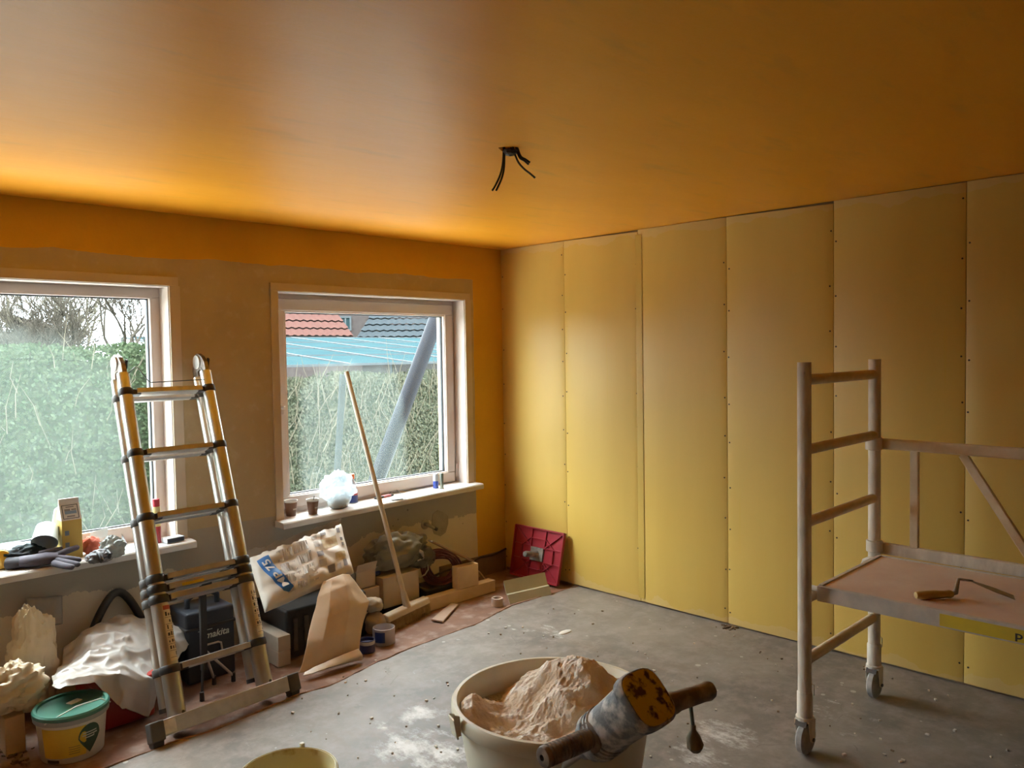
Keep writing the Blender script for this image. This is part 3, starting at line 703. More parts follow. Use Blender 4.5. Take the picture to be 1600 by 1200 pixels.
# ------------------------------------------------------------------ rolling scaffold
M_SCAF = mat('plaster_spattered_aluminium', (.62, .55, .45), (.76, .69, .58), .55, 0, scale=22, lo=.42, hi=.62, bmp=.4, bscale=60, stretch=(1, 1, .35))
M_RUNG = mat('dusty_scaffold_tube', (.64, .52, .33), (.72, .60, .42), .6, 0, scale=18, bmp=.3, bscale=50)
M_CASTER = mat('grey_caster_rubber', (.30, .30, .29), (.50, .48, .45), .7, scale=25)
M_DECK = mat('dusty_plywood_deck', (.70, .52, .39), (.78, .65, .52), .75, scale=5, lo=.3, hi=.7, bmp=.3, bscale=40)
M_RIM = mat('grey_deck_rim', (.56, .53, .48), (.68, .63, .55), .6, 0, scale=16, bmp=.4)
SY, SX1, SX2, SLEN = -2.75, -1.085, -.400, 1.80
sc_ = thing('rolling_scaffold', ((SX1+SX2)/2, SY-SLEN/2, 0), 'plaster-spattered aluminium rolling scaffold with a low plywood deck by the board wall', 'scaffold')
for yy in (SY, SY-SLEN):
    for xx in (SX1, SX2):
        pt_ = MB(); zs = [1.502, 1.4665, 1.4575, .3045, .2955, .225]
        pt_.lathe((xx, yy, 0), [(.0255, z) for z in zs], 20); pt_.lathe((xx, yy, 0), [(.0225, z) for z in zs], 20); pt_.lathe((xx, yy, 0), [(.0255, 1.502), (.0225, 1.502)], 20)
        hole = [k for k, f in enumerate(pt_.f[:200]) if (k//20) % 5 in (1, 3) and k % 20 == 11]        # drilled pin holes: one facet left open
        pt_.f = [f for k, f in enumerate(pt_.f) if k not in hole]; pt_.mi = pt_.mi[:len(pt_.f)]
        po = pt_.build('post', M_SCAF, sc_, smooth=40)
        sl = MB(); sl.lathe((xx, yy, 0), [(.0255, .245), (.029, .240), (.029, .150), (.034, .148), (.034, .136), (.026, .134)], 20, cap1=True); so = sl.build('caster_stem', M_SCAF, sc_, smooth=40)
        kl = MB(); kl.tube([V((xx+.027, yy-.01, .225)), V((xx+.036, yy-.02, .222)), V((xx+.036, yy-.02, .262)), V((xx+.029, yy-.01, .270))], .0022, 6); kl.build('spring_clip', M_SCAF, so, smooth=180)
        fk = MB()
        for s in (-1, 1):
            fk.prism([(xx-.028, yy+s*.026, .138), (xx+.030, yy+s*.026, .138), (xx+.022, yy+s*.026, .055), (xx+.004, yy+s*.026, .048), (xx-.012, yy+s*.026, .060)], (0, s*.004, 0))
        fk.span((xx-.028, yy-.030, .132), (xx+.030, yy+.030, .139)); fk.build('caster_fork', M_SCAF, sc_, smooth=0, bevel=.002)
        wh = MB(); wh.lathe((xx+.006, yy-.018, .062), [(.010, -.004), (.040, 0), (.052, .001), (.062, .008), (.062, .028), (.052, .035), (.040, .036), (.010, .040)], 28, axis=(0, 1, 0), cap0=True, cap1=True)
        wo = wh.build('caster_wheel', M_CASTER, sc_, smooth=40)
        ax = MB(); ax.cyl((xx+.006, yy-.036, .062), (xx+.006, yy+.036, .062), .007, n=10); ax.build('axle', M_GREYP, wo)
        bk = MB(); bk.prism([(xx-.040, yy-.022, .120), (xx-.030, yy-.022, .138), (xx+.0, yy-.022, .140), (xx-.012, yy-.022, .128)], (0, .044, 0)); bk.build('brake_pedal', M_GREYP, wo, smooth=0)
    for zz in (1.436, 1.170, .893, .600, .362):
        rg = MB(); rg.cyl((SX1+.02, yy, zz), (SX2-.02, yy, zz), .0205, n=16); rg.build('rung', M_RUNG, sc_, smooth=40)
dk = MB(); dk.span((-1.030, SY-.045, .637), (-.440, SY-SLEN+.045, .647)); dk.build('deck', M_DECK, sc_, smooth=0)
for xx in (-1.040, -.432):
    rm = MB(); rm.span((xx-.010, SY-.032, .592), (xx+.010, SY-SLEN+.032, .650)); rm.build('deck_side_rail', M_RIM, sc_, smooth=0, bevel=.002)
for yy, s in ((SY-.038, 1), (SY-SLEN+.038, -1)):
    rm = MB(); rm.span((-1.03, yy-.008, .60), (-.44, yy+.008, .652)); rm.build('deck_end_rail', M_RIM, sc_, smooth=0, bevel=.002)
    for xx in (-1.020, -.450):
        hk = MB(); c = V((xx, yy+s*.038, .600))
        hk.tube([c+V((0, -s*.045, .022)), c+V((0, -s*.02, .030)), c+V((0, s*.005, .030)), c+V((0, s*.024, .018)), c+V((0, s*.029, .0)), c+V((0, s*.026, -.015))], .011, 8); hk.build('deck_hook', M_RIM, sc_, smooth=180)
# yellow strip with lettering on the deck side
ys_ = MB(); ys_.span((-1.0515, -3.213, .598), (-1.0505, -3.95, .640)); yo = ys_.build('yellow_strip', mat('dusty_yellow_strip', (.80, .62, .05), (.72, .55, .06), .6, scale=14), sc_, smooth=0)
tv, tf = text_geo('p', .048, True); tm = MB(); tm.add([V((-1.0525, -3.448-v.x, .620+v.y*.75)) for v in tv], tf); tm.build('lettering', M_INK, yo, smooth=0)
# guard rail on the wall side
gr = MB(); gr.cyl((SX2, SY+.004, 1.105), (SX2, SY+.004, 1.160), .034, n=18); gr.build('guard_clamp', M_SCAF, sc_, bevel=.003)
GXr = SX2+.032
for zz, h in ((1.130, .046), (.668, .050)):
    gb = MB(); gb.bar((GXr, SY-.01, zz), (GXr, SY-SLEN, zz-.01), .028, h); gb.build('guard_rail', M_RUNG if zz > 1 else M_SCAF, sc_, smooth=0, bevel=.006)
gb = MB(); gb.bar((GXr, -2.906, .690), (GXr, -2.906, 1.110), .024, .034, up=(0, 1, 0)); gb.build('guard_upright', M_RUNG, sc_, smooth=0, bevel=.004)
gb = MB(); gb.bar((GXr, -3.350, .690), (GXr, -3.092, 1.108), .024, .034, up=(0, 1, .6)); gb.build('guard_brace', M_RUNG, sc_, smooth=0, bevel=.004)
gb = MB(); gb.cyl((SX2, SY, .655), (SX2, SY, .705), .034, n=18); gb.build('guard_clamp', M_SCAF, sc_, bevel=.003)

# trowel lying on the deck
ZD = .647
a = Zp(1430, 930, ZD+.016); b_ = Zp(1488, 928, ZD+.016); dd = (b_-a).normalized()
tr = thing('plastering_trowel', (a.x, a.y, ZD), 'small trowel with a yellowish wooden handle lying on the scaffold deck', 'trowel')
h = MB(); ln = (b_-a).length
h.lathe(a, [(.003, 0), (.012, .002), (.0150, .02), (.0155, ln*.5), (.0130, ln*.8), (.0150, ln*.93), (.011, ln)], 16, axis=dd, cap0=True, cap1=True); h.build('handle', mat('yellowed_wood_handle', (.66, .50, .20), (.50, .36, .14), .6, scale=14), tr, smooth=50)
k1 = b_+V((0, 0, .012)); k2 = Zp(1500, 905, ZD+.055); 
tg = MB(); tg.tube([b_-dd*.01, b_+dd*.012+V((0, 0, .004)), k2-dd*.006, k2, Zp(1520, 908, ZD+.048)], [.008, .009, .006, .005, .004], 10); tg.build('tang', M_ALUD, tr, smooth=180)
bl = MB(); p0 = Zp(1514, 907, ZD+.050); p1 = Zp(1585, 934, ZD+.004); sd_ = (p1-p0).normalized().cross(V((0, 0, 1)))
bl.prism([p0-sd_*.008, p0+sd_*.008, p0.lerp(p1, .5)+sd_*.03, p1+sd_*.032, p1-sd_*.032, p0.lerp(p1, .5)-sd_*.03], V((0, 0, .0015))); bl.build('blade', M_ALUD, tr, smooth=0)

# ------------------------------------------------------------------ mortar tub, plaster and mixer
TC = V((-2.030, -2.312, 0)); TR, THT = .340, .400
M_TUB = mat('off_white_tub_plastic', (.70, .66, .52), (.62, .58, .44), .45, scale=5, bmp=.05)
M_PLAST = mat('pinkish_plaster', (.64, .50, .35), (.80, .73, .64), .9, scale=9, lo=.38, hi=.62, bmp=1.0, bscale=110, dist=.006)
tub = thing('mortar_tub', TC, 'large round off-white mortar tub filled with plaster', 'tub')
t_ = MB(); t_.lathe(TC, [(.0, .004), (.255, .004), (.262, .0), (.268, .010), (.318, .335), (.320, .350), (.338, .352), (.344, .365), (.344, .392), (.338, .400), (.326, .400), (.318, .390), (.312, .345), (.258, .022), (.0, .018)], 64); t_.build('body', M_TUB, tub, smooth=40)
for ang, nm in ((math.radians(160), 0), (math.radians(-20), 1)):
    dv = V((math.cos(ang), math.sin(ang), 0)); sv = V((-dv.y, dv.x, 0))
    hb = MB()
    hb.prism([TC+dv*.342-sv*.026+V((0, 0, .350)), TC+dv*.356-sv*.026+V((0, 0, .350)), TC+dv*.366-sv*.026+V((0, 0, .405)), TC+dv*.346-sv*.026+V((0, 0, .398))], sv*.006)
    hb.prism([TC+dv*.342+sv*.020+V((0, 0, .345)), TC+dv*.356+sv*.020+V((0, 0, .345)), TC+dv*.370+sv*.020+V((0, 0, .418)), TC+dv*.346+sv*.020+V((0, 0, .410))], sv*.006)
    hb.prism([TC+dv*.350-sv*.026+V((0, 0, .335)), TC+dv*.357-sv*.026+V((0, 0, .335)), TC+dv*.369-sv*.026+V((0, 0, .400)), TC+dv*.362-sv*.026+V((0, 0, .400))], sv*.052)
    hb.build('handle', M_TUB, tub, smooth=0, bevel=.003)
# plaster heap
fr_ = V((-fw.x, -fw.y, 0)).normalized(); rt_ = V((RT.x, RT.y, 0)).normalized()   # towards the camera / to its right
def heap(x, y):
    a = (V((x, y, 0))-TC); f = a.dot(fr_)/TR; r = a.dot(rt_)/TR
    z = .318
    z += .100*math.exp(-((r-.0)**2/.22+(f+.42)**2/.09))
    z += .085*math.exp(-((r-.48)**2/.16+(f+.22)**2/.16))
    z += .085*math.exp(-((r-.18)**2/.13+(f-.02)**2/.14))
    z += .080*math.exp(-((r+.82)**2/.035+(f-.05)**2/.10))
    z += .040*math.exp(-((r-.85)**2/.05+(f-.2)**2/.3))
    z -= .035*math.exp(-((r+.58)**2/.05+(f+.50)**2/.05))
    z += .035*math.exp(-((r+.30)**2/.02+(f-.66)**2/.012))+.030*math.exp(-((r-.05)**2/.03+(f-.74)**2/.012))
    p = V((x, y, 0))
    z += .014*(1-2*abs(nz(p, 11, 1)))+.010*nz(p, 26, 2)+.006*nz(p, 60, 3)+.0030*nz(p, 120, 6)+.0018*nz(p, 210, 8)
    rad = math.hypot(f, r)
    return z-max(0, rad-.80)*.10
hp = MB(); vs = [V((TC.x, TC.y, heap(TC.x, TC.y)))]; fs = []; NR, NA = 90, 220
for i in range(1, NR+1):
    for j in range(NA):
        a = 2*math.pi*j/NA; r = .3125*i/NR; x, y = TC.x+r*math.cos(a), TC.y+r*math.sin(a); vs.append(V((x, y, heap(x, y))))
for j in range(NA): fs.append((0, 1+j, 1+(j+1) % NA))
for i in range(NR-1):
    for j in range(NA): a, b_ = 1+i*NA+j, 1+i*NA+(j+1) % NA; fs.append((a, a+NA, b_+NA, b_))
o = len(vs); fs.append(tuple(range(o-NA, o))[::-1])
hp.add(vs, fs)
for k in range(NA): pass
tag(hp.build('plaster_heap', M_PLAST, smooth=180), 'lumpy heap of pinkish dry plaster mounded inside the tub', 'plaster')

M_MIXG = mat('plaster_crusted_grey_housing', (.19, .21, .22), (.58, .56, .52), .7, scale=26, lo=.44, hi=.62, bmp=.8, bscale=60)
M_MIXY = mat('chipped_yellow_cap', (.62, .44, .03), (.07, .04, .02), .55, scale=24, lo=.52, hi=.60, bmp=.3, bscale=50)
M_MIXD = mat('dark_mixer_grip', (.13, .09, .065), (.34, .27, .20), .6, scale=18, lo=.45, hi=.7, bmp=.4)
cap = Zp(1011, 1091, .640); gear = Zp(934, 1152, .475)
ax_ = (cap-gear).normalized(); BL = (cap-gear).length
mx_ = thing('plaster_mixer', (gear.x, gear.y, .40), 'plaster-crusted mixing drill with a chipped yellow cap resting on the mortar tub', 'mixer')
sx_ = ax_.cross(V((0, 0, 1))).normalized(); sy_ = sx_.cross(ax_)
def superring(c, rx, ry, n=36, ex=3.0):
    out = []
    for k in range(n):
        a = 2*math.pi*k/n; ca, sa = math.cos(a), math.sin(a)
        q = (abs(ca)**ex+abs(sa)**ex)**(-1/ex); out.append(c+sx_*rx*ca*q+sy_*ry*sa*q)
    return out
def loft(mb, rings, cap0=True, cap1=True):
    n = len(rings[0]); vs = [p for r in rings for p in r]; fs = []
    for i in range(len(rings)-1):
        for j in range(n): fs.append((i*n+j, i*n+(j+1) % n, (i+1)*n+(j+1) % n, (i+1)*n+j))
    if cap0: fs.append(tuple(range(n-1, -1, -1)))
    if cap1: fs.append(tuple(range((len(rings)-1)*n, len(rings)*n)))
    mb.add(vs, fs)
bd = MB(); loft(bd, [superring(gear+ax_*t, r, r*.95, ex=2.4) for t, r in ((-.075, .022), (-.07, .034), (-.03, .038), (-.022, .060), (.0, .068), (.006, .072), (.022, .072), (.026, .067), (BL*.45, .070), (BL*.8, .074), (BL-.02, .078))]); bd.build('motor_housing', M_MIXG, mx_, smooth=40)
for t in (.034, .050): 
    rg = MB(); loft(rg, [superring(gear+ax_*(t+dt), r, r*.95, ex=2.4) for dt, r in ((0, .068), (.002, .0725), (.008, .0725), (.010, .068))]); rg.build('cooling_ring', M_MIXG, mx_, smooth=40)
cpm = MB(); loft(cpm, [superring(gear+ax_*t, r, r, ex=3.6) for t, r in ((BL-.03, .072), (BL-.024, .078), (BL+.002, .078), (BL+.008, .074))]); co = cpm.build('cap_rim', M_MIXG, mx_, smooth=40)
cy = MB(); loft(cy, [superring(gear+ax_*t, r, r, ex=3.6) for t, r in ((BL+.006, .072), (BL+.010, .070), (BL+.012, .060), (BL+.013, .02))]); cy.build('yellow_cap', M_MIXY, mx_, smooth=50)
# spindle and paddle down into the plaster
sp_ = MB(); e0 = gear-ax_*.07; sp_.cyl(e0, e0-ax_*.10, .017, .015, n=14); e3 = e0-ax_*.10; dn = V((-ax_.x*.3, -ax_.y*.3, -1)).normalized(); sp_.tube([e3, e3+dn*.05-ax_*.02, V((TC.x-.04, TC.y-.10, .27))], .008, 10); sp_.build('spindle', M_ALUD, mx_, smooth=40)
# ribbed grip on the left
g0 = Zp(848, 1184, .505); g1 = Zp(922, 1153, .505); gd = (g1-g0).normalized(); gl_ = (g1-g0).length
gp = MB(); prof = [(.0085, .045), (.0085, -.003), (.014, -.004), (.026, 0), (.028, .006)]
n_r = 12
for k in range(n_r):
    t0 = .008+(gl_-.02)*k/n_r; dt = (gl_-.02)/n_r
    prof += [(.0285, t0), (.0285, t0+dt*.50), (.0205, t0+dt*.60), (.0205, t0+dt*.92)]
prof += [(.027, gl_-.012), (.027, gl_)]
gp.lathe(g0, prof, 24, axis=gd, cap0=True, cap1=True); go = gp.build('ribbed_grip', M_MIXD, mx_, smooth=30)
fl_ = MB(); fl_.lathe(g1, [(.026, -.006), (.040, -.002), (.042, .004), (.034, .012), (.016, .016)], 28, axis=gd, cap0=True, cap1=True); fl_.build('grip_flange', M_MIXD, go, smooth=40)
st_ = MB(); st_.tube([g1+gd*.01, g1+gd*.05, gear+ax_*.0], [.014, .015, .016], 12); st_.build('grip_arm', M_MIXG, mx_, smooth=40)
# smooth grip on the right
h0 = Zp(1046, 1100, .60); h1 = Zp(1110, 1078, .60); hd_ = (h1-h0).normalized(); hl_ = (h1-h0).length
hm = MB(); hm.lathe(h0, [(.018, -.03), (.026, -.01), (.030, .012), (.026, .03), (.0255, hl_-.03), (.0275, hl_-.012), (.024, hl_), (.012, hl_+.005)], 22, axis=hd_, cap0=True, cap1=True); ho = hm.build('trigger_grip', M_MIXD, mx_, smooth=50)
am = MB(); am.tube([h0, h0-hd_*.03-V((0, 0, .005)), gear+ax_*BL*.72], [.020, .022, .024], 12); am.build('grip_arm', M_MIXG, mx_, smooth=40)
cx0 = Zp(1076, 1092, .588); cx1 = cx0+V((0, 0, -.085))+rt_*.012; cx2 = cx1+V((0, 0, -.055))+rt_*.008
cd_ = MB(); cd_.tube([cx0+V((0, 0, .022)), cx0+rt_*.003, cx0.lerp(cx1, .5)+rt_*.002, cx1], [.006, .006, .0052, .005], 10); cd_.build('cord', mat('grey_green_cord', (.10, .12, .085), (.16, .17, .13), .6, scale=20), mx_, smooth=180)
pl = MB(); pl.tube([cx1+V((0, 0, .012)), cx1+V((0, 0, -.004)), cx1+V((0, 0, -.022)), cx1+V((0, 0, -.050))+rt_*.006, cx1+V((0, 0, -.064))+rt_*.008], [.0075, .0085, .020, .024, .013], 8); pl.build('rubber_tag', mat('dirty_rubber', (.14, .11, .06), (.22, .18, .11), .7, scale=20), mx_, smooth=40)

# ------------------------------------------------------------------ buckets
bk_ = Zp(470, 1168, .27); bc = bk_-V((fw.x, fw.y, 0)).normalized()*.150; bc.z = 0
b2 = thing('empty_bucket', bc, 'open cream bucket with yellow-brown stains inside on the bare concrete', 'bucket')
q = MB(); q.lathe(bc, [(0, .006), (.118, .006), (.122, 0), (.126, .01), (.142, .235), (.152, .240), (.154, .262), (.150, .272), (.143, .272), (.140, .262), (.120, .012), (0, .012)], 48); q.build('body', mat('stained_cream_plastic', (.62, .54, .28), (.40, .26, .06), .5, scale=14, lo=.52, hi=.66), b2, smooth=40)
q = MB(); q.lathe(bc, [(.1445, .2705), (.1465, .2735), (.1485, .2705)], 48); q.build('rim_groove', mat('brown_rim_line', (.30, .22, .06), rough=.6), b2, smooth=40)
q = MB(); q.box(bk_+V((.006, .002, .004)), (.014, .014, .018)); q.build('lid_clip', M_TUB, b2, smooth=0, bevel=.002)

# ------------------------------------------------------------------ clutter along the window wall
def lerp_quad(c, u, v): return (c[0]*(1-u)+c[1]*u)*(1-v)+(c[3]*(1-u)+c[2]*u)*v
def sack_fn(c, thick, seed, amp=.01, sc=9, sgn=1):
    """c: bottom-left, bottom-right, top-right, top-left; returns surface(u, v, offset)"""
    nrm = (c[1]-c[0]).cross(c[3]-c[0]).normalized()
    def fn(u, v, off=0.0):
        p = lerp_quad(c, u, v); b_ = max(0, 1-(2*u-1)**6)**.5*max(0, 1-(2*v-1)**6)**.5
        n1 = nz(p, sc, seed)*amp+nz(p, sc*2.6, seed+1)*amp*.45+abs(nz(p, sc*1.4, seed+2))*amp
        edge = .25+.75*b_
        return p+nrm*sgn*(thick*b_+n1*edge+off)+(c[1]-c[0]).normalized()*nz(p, sc*.8, seed+3)*amp*.5*edge+(c[3]-c[0]).normalized()*nz(p, sc*.8, seed+4)*amp*.6*edge
    return fn
def blob(mb, c, r, seed, amp=.25, sc=2.2, nu=40, nv=24, flat=True, fold=0.0, axes=None):
    """crumpled lump of radii r around c; flat keeps it from going below its base"""
    c = V(c)
    def fn(u, v):
        a = 2*math.pi*u; b_ = math.pi*(v-.5)
        d = V((math.cos(a)*math.cos(b_), math.sin(a)*math.cos(b_), math.sin(b_)))
        k = 1+amp*nz(d, sc, seed)+amp*.5*nz(d, sc*2.3, seed+1)+fold*(.5-abs(nz(d, sc*1.7, seed+2)))
        q = V((d.x*r[0], d.y*r[1], d.z*r[2]))*k
        if axes: q = axes @ q
        q = c+q
        if flat: q.z = max(q.z, c.z-r[2]*.86)
        return q
    mb.surf(fn, nu, nv)

M_PINE = mat('pale_pine', (.68, .52, .32), (.58, .42, .24), .7, scale=7, stretch=(1, .3, 1), bmp=.1)
M_PINEG = mat('grey_pale_timber', (.58, .50, .40), (.48, .41, .32), .75, scale=6, bmp=.1)
M_CREAM = thin('cream_crumpled_paper', (.74, .64, .46), (.64, .54, .38), .15, .7, bmp=.5, bscale=18)
M_FILM = thin('milky_plastic_film', (.62, .58, .54), (.54, .50, .46), .20, .30, scale=5, bmp=.35, bscale=9)
M_KRAFT = mat('brown_kraft_paper', (.56, .42, .28), (.64, .50, .36), .55, scale=4, bmp=.15, bscale=9, dist=.01)
M_SACK = mat('white_paper_sack', (.68, .62, .54), (.58, .52, .44), .65, scale=6, bmp=.2, bscale=14)
M_REDP = mat('red_plastic', (.42, .025, .015), (.36, .02, .012), .35, scale=4)

# squared timber stub, end towards the room
q = MB(); q.span((-3.238, -.490, FZ+.004), (-3.168, -.03, FZ+.158)); tag(q.build('timber_stub', M_PINE, smooth=0, bevel=.004), 'short squared pine timber beside the green-lidded bucket', 'timber')
q = MB(); blob(q, (-3.200, -.43, .236), (.100, .080, .090), 3, .35, 2.0, 60, 40, fold=.5); tag(q.build('crumpled_paper', M_CREAM, smooth=60), 'small crumpled ball of cream paper on the pine timber', 'paper')
q = MB(); blob(q, (-3.39, -.44, .29), (.075, .07, .075), 5, .30, 2.4, fold=.35); blob(q, (-3.39, -.42, .15), (.085, .08, .165), 6, .2, 2.0)
o = tag(q.build('crumpled_paper', M_CREAM, smooth=60), 'cream paper bag crumpled upright at the far side of the pine timber', 'paper')
q = MB(); blob(q, (-3.055, -.17, .225), (.088, .055, .225), 7, .18, 2.2, 70, 56, fold=.32)
tag(q.build('paper_bag', M_CREAM, smooth=60), 'tall creased cream paper bag standing against the wall below the sill', 'paper bag')
c = [Yp(45, 985, -.05), Yp(98, 975, -.05), Yp(97, 930, -.02), Yp(40, 935, -.02)]
q = MB(); f = sack_fn(c, .006, 9, .008, 10); q.surf(lambda u, v: f(u, v), 20, 16)
tag(q.build('plastic_offcut', thin('clear_grey_film', (.6, .58, .52), (.5, .48, .42), .4, .3, .55), smooth=60, solid=.001), 'clear plastic offcut tucked behind the tall cream paper bag', 'plastic')

# red crate under a plastic sheet
cr = thing('red_crate', (-2.76, -.42, FZ), 'red plastic crate half hidden under the white plastic sheet', 'crate')
q = MB(); q.prism([(-2.915, -.545, FZ+.002), (-2.68, -.545, FZ+.002), (-2.68, -.235, FZ+.002), (-2.915, -.235, FZ+.002)], (0, 0, .190)); q.build('body', M_REDP, cr, smooth=0, bevel=.018, bseg=3)
q = MB(); rect = [(-2.930, -.560), (-2.668, -.560), (-2.668, -.220), (-2.930, -.220)]
q.prism([(x, y, FZ+.180) for x, y in rect], (0, 0, .016)); q.build('rim', M_REDP, cr, smooth=0, bevel=.006)
ctrl = [[Yp(100, 1015, -.12), Yp(150, 972, -.10), Yp(205, 960, -.10), Yp(262, 962, -.12), Yp(312, 972, -.20)],
        [Yp(88, 1048, -.30), Yp(145, 1002, -.28), Yp(200, 984, -.28), Yp(258, 984, -.28), Yp(310, 985, -.28)],
        [Yp(82, 1064, -.46), Yp(140, 1030, -.46), Yp(190, 1018, -.46), Yp(240, 1018, -.42), Yp(292, 1012, -.36)],
        [Yp(80, 1074, -.57), Yp(138, 1052, -.58), Yp(190, 1058, -.585), Yp(238, 1062, -.57), Yp(262, 1060, -.48)],
        [Yp(92, 1079, -.60), Yp(143, 1064, -.605), Yp(190, 1108, -.61), Yp(232, 1110, -.60), Yp(244, 1080, -.53)]]
q = MB(); q.surf(patch(ctrl, .012, 7, 3, .030, lin), 110, 90)
tag(q.build('plastic_sheet', M_FILM, smooth=50, solid=.0015), 'white milky plastic sheet draped over the red crate behind the ladder', 'plastic sheet')

# bucket with green lid
BC = Zp(114, 1174, FZ); BC.z = FZ+.001
gb_ = thing('lidded_bucket', BC, 'white bucket with a green lid and a yellow label on the red-brown strip', 'bucket')
M_BW = mat('white_bucket_plastic', (.66, .66, .58), (.58, .58, .50), .4, scale=6)
M_LID = mat('green_bucket_lid', (.035, .15, .10), (.05, .19, .14), .35, scale=6, bmp=.05)
RB, RTp, HB = .112, .128, .178
q = MB(); q.lathe(BC, [(0, .0), (RB-.004, 0), (RB, .004), (RTp, HB), (RTp+.006, HB+.002), (RTp+.006, HB-.014)][:4]+[(RTp, HB), (0, HB)], 48); q.build('body', M_BW, gb_, smooth=40)
q = MB(); q.lathe(BC, [(RTp-.002, HB-.022), (RTp+.007, HB-.020), (RTp+.009, HB-.002), (RTp+.006, HB)], 48); q.build('collar', mat('grey_bucket_collar', (.34, .36, .34), rough=.45), gb_, smooth=40)
q = MB(); q.lathe(BC, [(RTp+.004, HB-.002), (RTp+.010, HB), (RTp+.010, HB+.012), (RTp+.004, HB+.018), (RTp-.006, HB+.016), (RTp-.010, HB+.008), (RTp-.020, HB+.006), (.02, HB+.007), (0, HB+.007)], 48); lo = q.build('lid', M_LID, gb_, smooth=40)
camang = math.atan2(CAM.y-BC.y, CAM.x-BC.x)
def onb(ang, h, off=.0008):
    r = RB+(RTp-RB)*h/HB+off; a = camang+ang
    return BC+V((math.cos(a)*r, math.sin(a)*r, h))
q = MB(); q.surf(lambda u, v: onb(-.95+1.35*u, .026+.118*v), 24, 2); q.build('yellow_label', M_YEL, gb_, smooth=180)
q = MB(); n = 20
lf = []
for k in range(24):
    a = 2*math.pi*k/24; x = math.sin(a)*.36*(1 if math.cos(a) > 0 else (1+math.cos(a))**.6 if math.cos(a) > -1 else 0); y = math.cos(a)
    lf.append(onb(.52+x, .092+y*(.052 if y > 0 else .066), .0016))
q.add([onb(.52, .092, .0016)]+lf, [(0, 1+k, 1+(k+1) % 24) for k in range(24)]); dl = q.build('green_drop_print', mat('dark_green_print', (.015, .07, .035), rough=.5), gb_, smooth=180)
for row, (a0, a1, hh) in enumerate(((.30, .74, .108), (.28, .76, .098), (.36, .66, .088))):
    q = MB(); q.surf(lambda u, v: onb(a0+(a1-a0)*u, hh+.0045*v, .0022), 10, 1); q.build('text_line', mat('pale_print', (.62, .68, .62), rough=.5), dl, smooth=180)
for row in range(4):
    q = MB(); q.surf(lambda u, v: onb(-.12+.33*u, .040+row*.009+.0018*v, .0016), 8, 1); q.build('text_line', M_INK, gb_, smooth=180)
q = MB(); q.surf(lambda u, v: onb(-.85+.42*u, .008+.012*v, .0012), 8, 1); q.build('black_strip_print', M_INK, gb_, smooth=180)
pl_, pr_ = onb(-.72, HB-.006, .012), onb(1.35, HB-.002, .014)
q = MB(); q.tube([pl_, pl_.lerp(pr_, .15)+V((0, 0, .012))+fr_*.012, pl_.lerp(pr_, .5)+V((0, 0, .034))+fr_*.012, pl_.lerp(pr_, .85)+V((0, 0, .030)), pr_+V((0, 0, .004))], .0028, 8); q.build('bail_handle', mat('whitish_wire_handle', (.66, .66, .60), rough=.4), gb_, smooth=180)
q = MB(); q.box(BC+V((.02, .03, HB+.0085)), (.05, .03, .003), Matrix.Rotation(.4, 3, 'Z')); q.build('stuck_label', M_SACK, lo, smooth=0)

# black hose behind the sheet
q = MB(); q.tube([V((-2.80+.27*k/16, -.045-.02*math.sin(k*.4), .20+.23*math.sin(math.pi*k/16)**.8)) for k in range(17)], .019, 12)
q.tube([V((-2.53, -.045, .20)), V((-2.52, -.05, .10)), V((-2.52, -.06, FZ+.02))], .019, 12); q.tube([V((-2.80, -.045, .20)), V((-2.81, -.05, .10)), V((-2.81, -.06, FZ+.02))], .019, 12)
tag(q.build('vacuum_hose', M_BLK, smooth=60), 'black hose arching against the wall behind the white plastic sheet', 'hose')

# tool case with lettering and a light stand in front of it
M_NAVY = mat('blue_black_case_plastic', (.016, .022, .034), (.024, .03, .045), .45, scale=8)
tc_ = thing('tool_case', (-2.34, -.25, FZ), 'blue-black tool case with pale lettering standing behind the ladder', 'tool case')
q = MB(); q.span((-2.455, -.345, FZ+.002), (-2.215, -.12, .335)); bo = q.build('body', M_NAVY, tc_, smooth=0, bevel=.014, bseg=3)
q = MB(); q.span((-2.462, -.352, .250), (-2.208, -.113, .262)); q.build('lid_seam', M_BLK, tc_, smooth=0, bevel=.004)
q = MB(); q.tube([V((-2.41, -.25, .330)), V((-2.41, -.25, .375)), V((-2.38, -.25, .395)), V((-2.29, -.25, .395)), V((-2.26, -.25, .375)), V((-2.26, -.25, .330))], .014, 10); q.build('carry_handle', M_NAVY, tc_, smooth=60)
q = MB(); q.tube([V((-2.385, -.352, .115)), V((-2.375, -.360, .165)), V((-2.36, -.362, .172)), V((-2.31, -.362, .172)), V((-2.295, -.360, .165)), V((-2.285, -.352, .115))], .005, 8); q.build('wire_latch', M_ALUD, tc_, smooth=60)
tv, tf = text_geo('makita', .046, True)
q = MB(); q.add([V((-2.305+v.x+.22*v.y, -.3475, .212+v.y)) for v in tv], tf); q.build('lettering', mat('pale_print', (.62, .68, .62)), bo, smooth=0)
q = MB(); q.span((-2.40, -.3475, .238), (-2.33, -.3465, .241)); q.build('print_rule', MATS['pale_print'], bo, smooth=0)

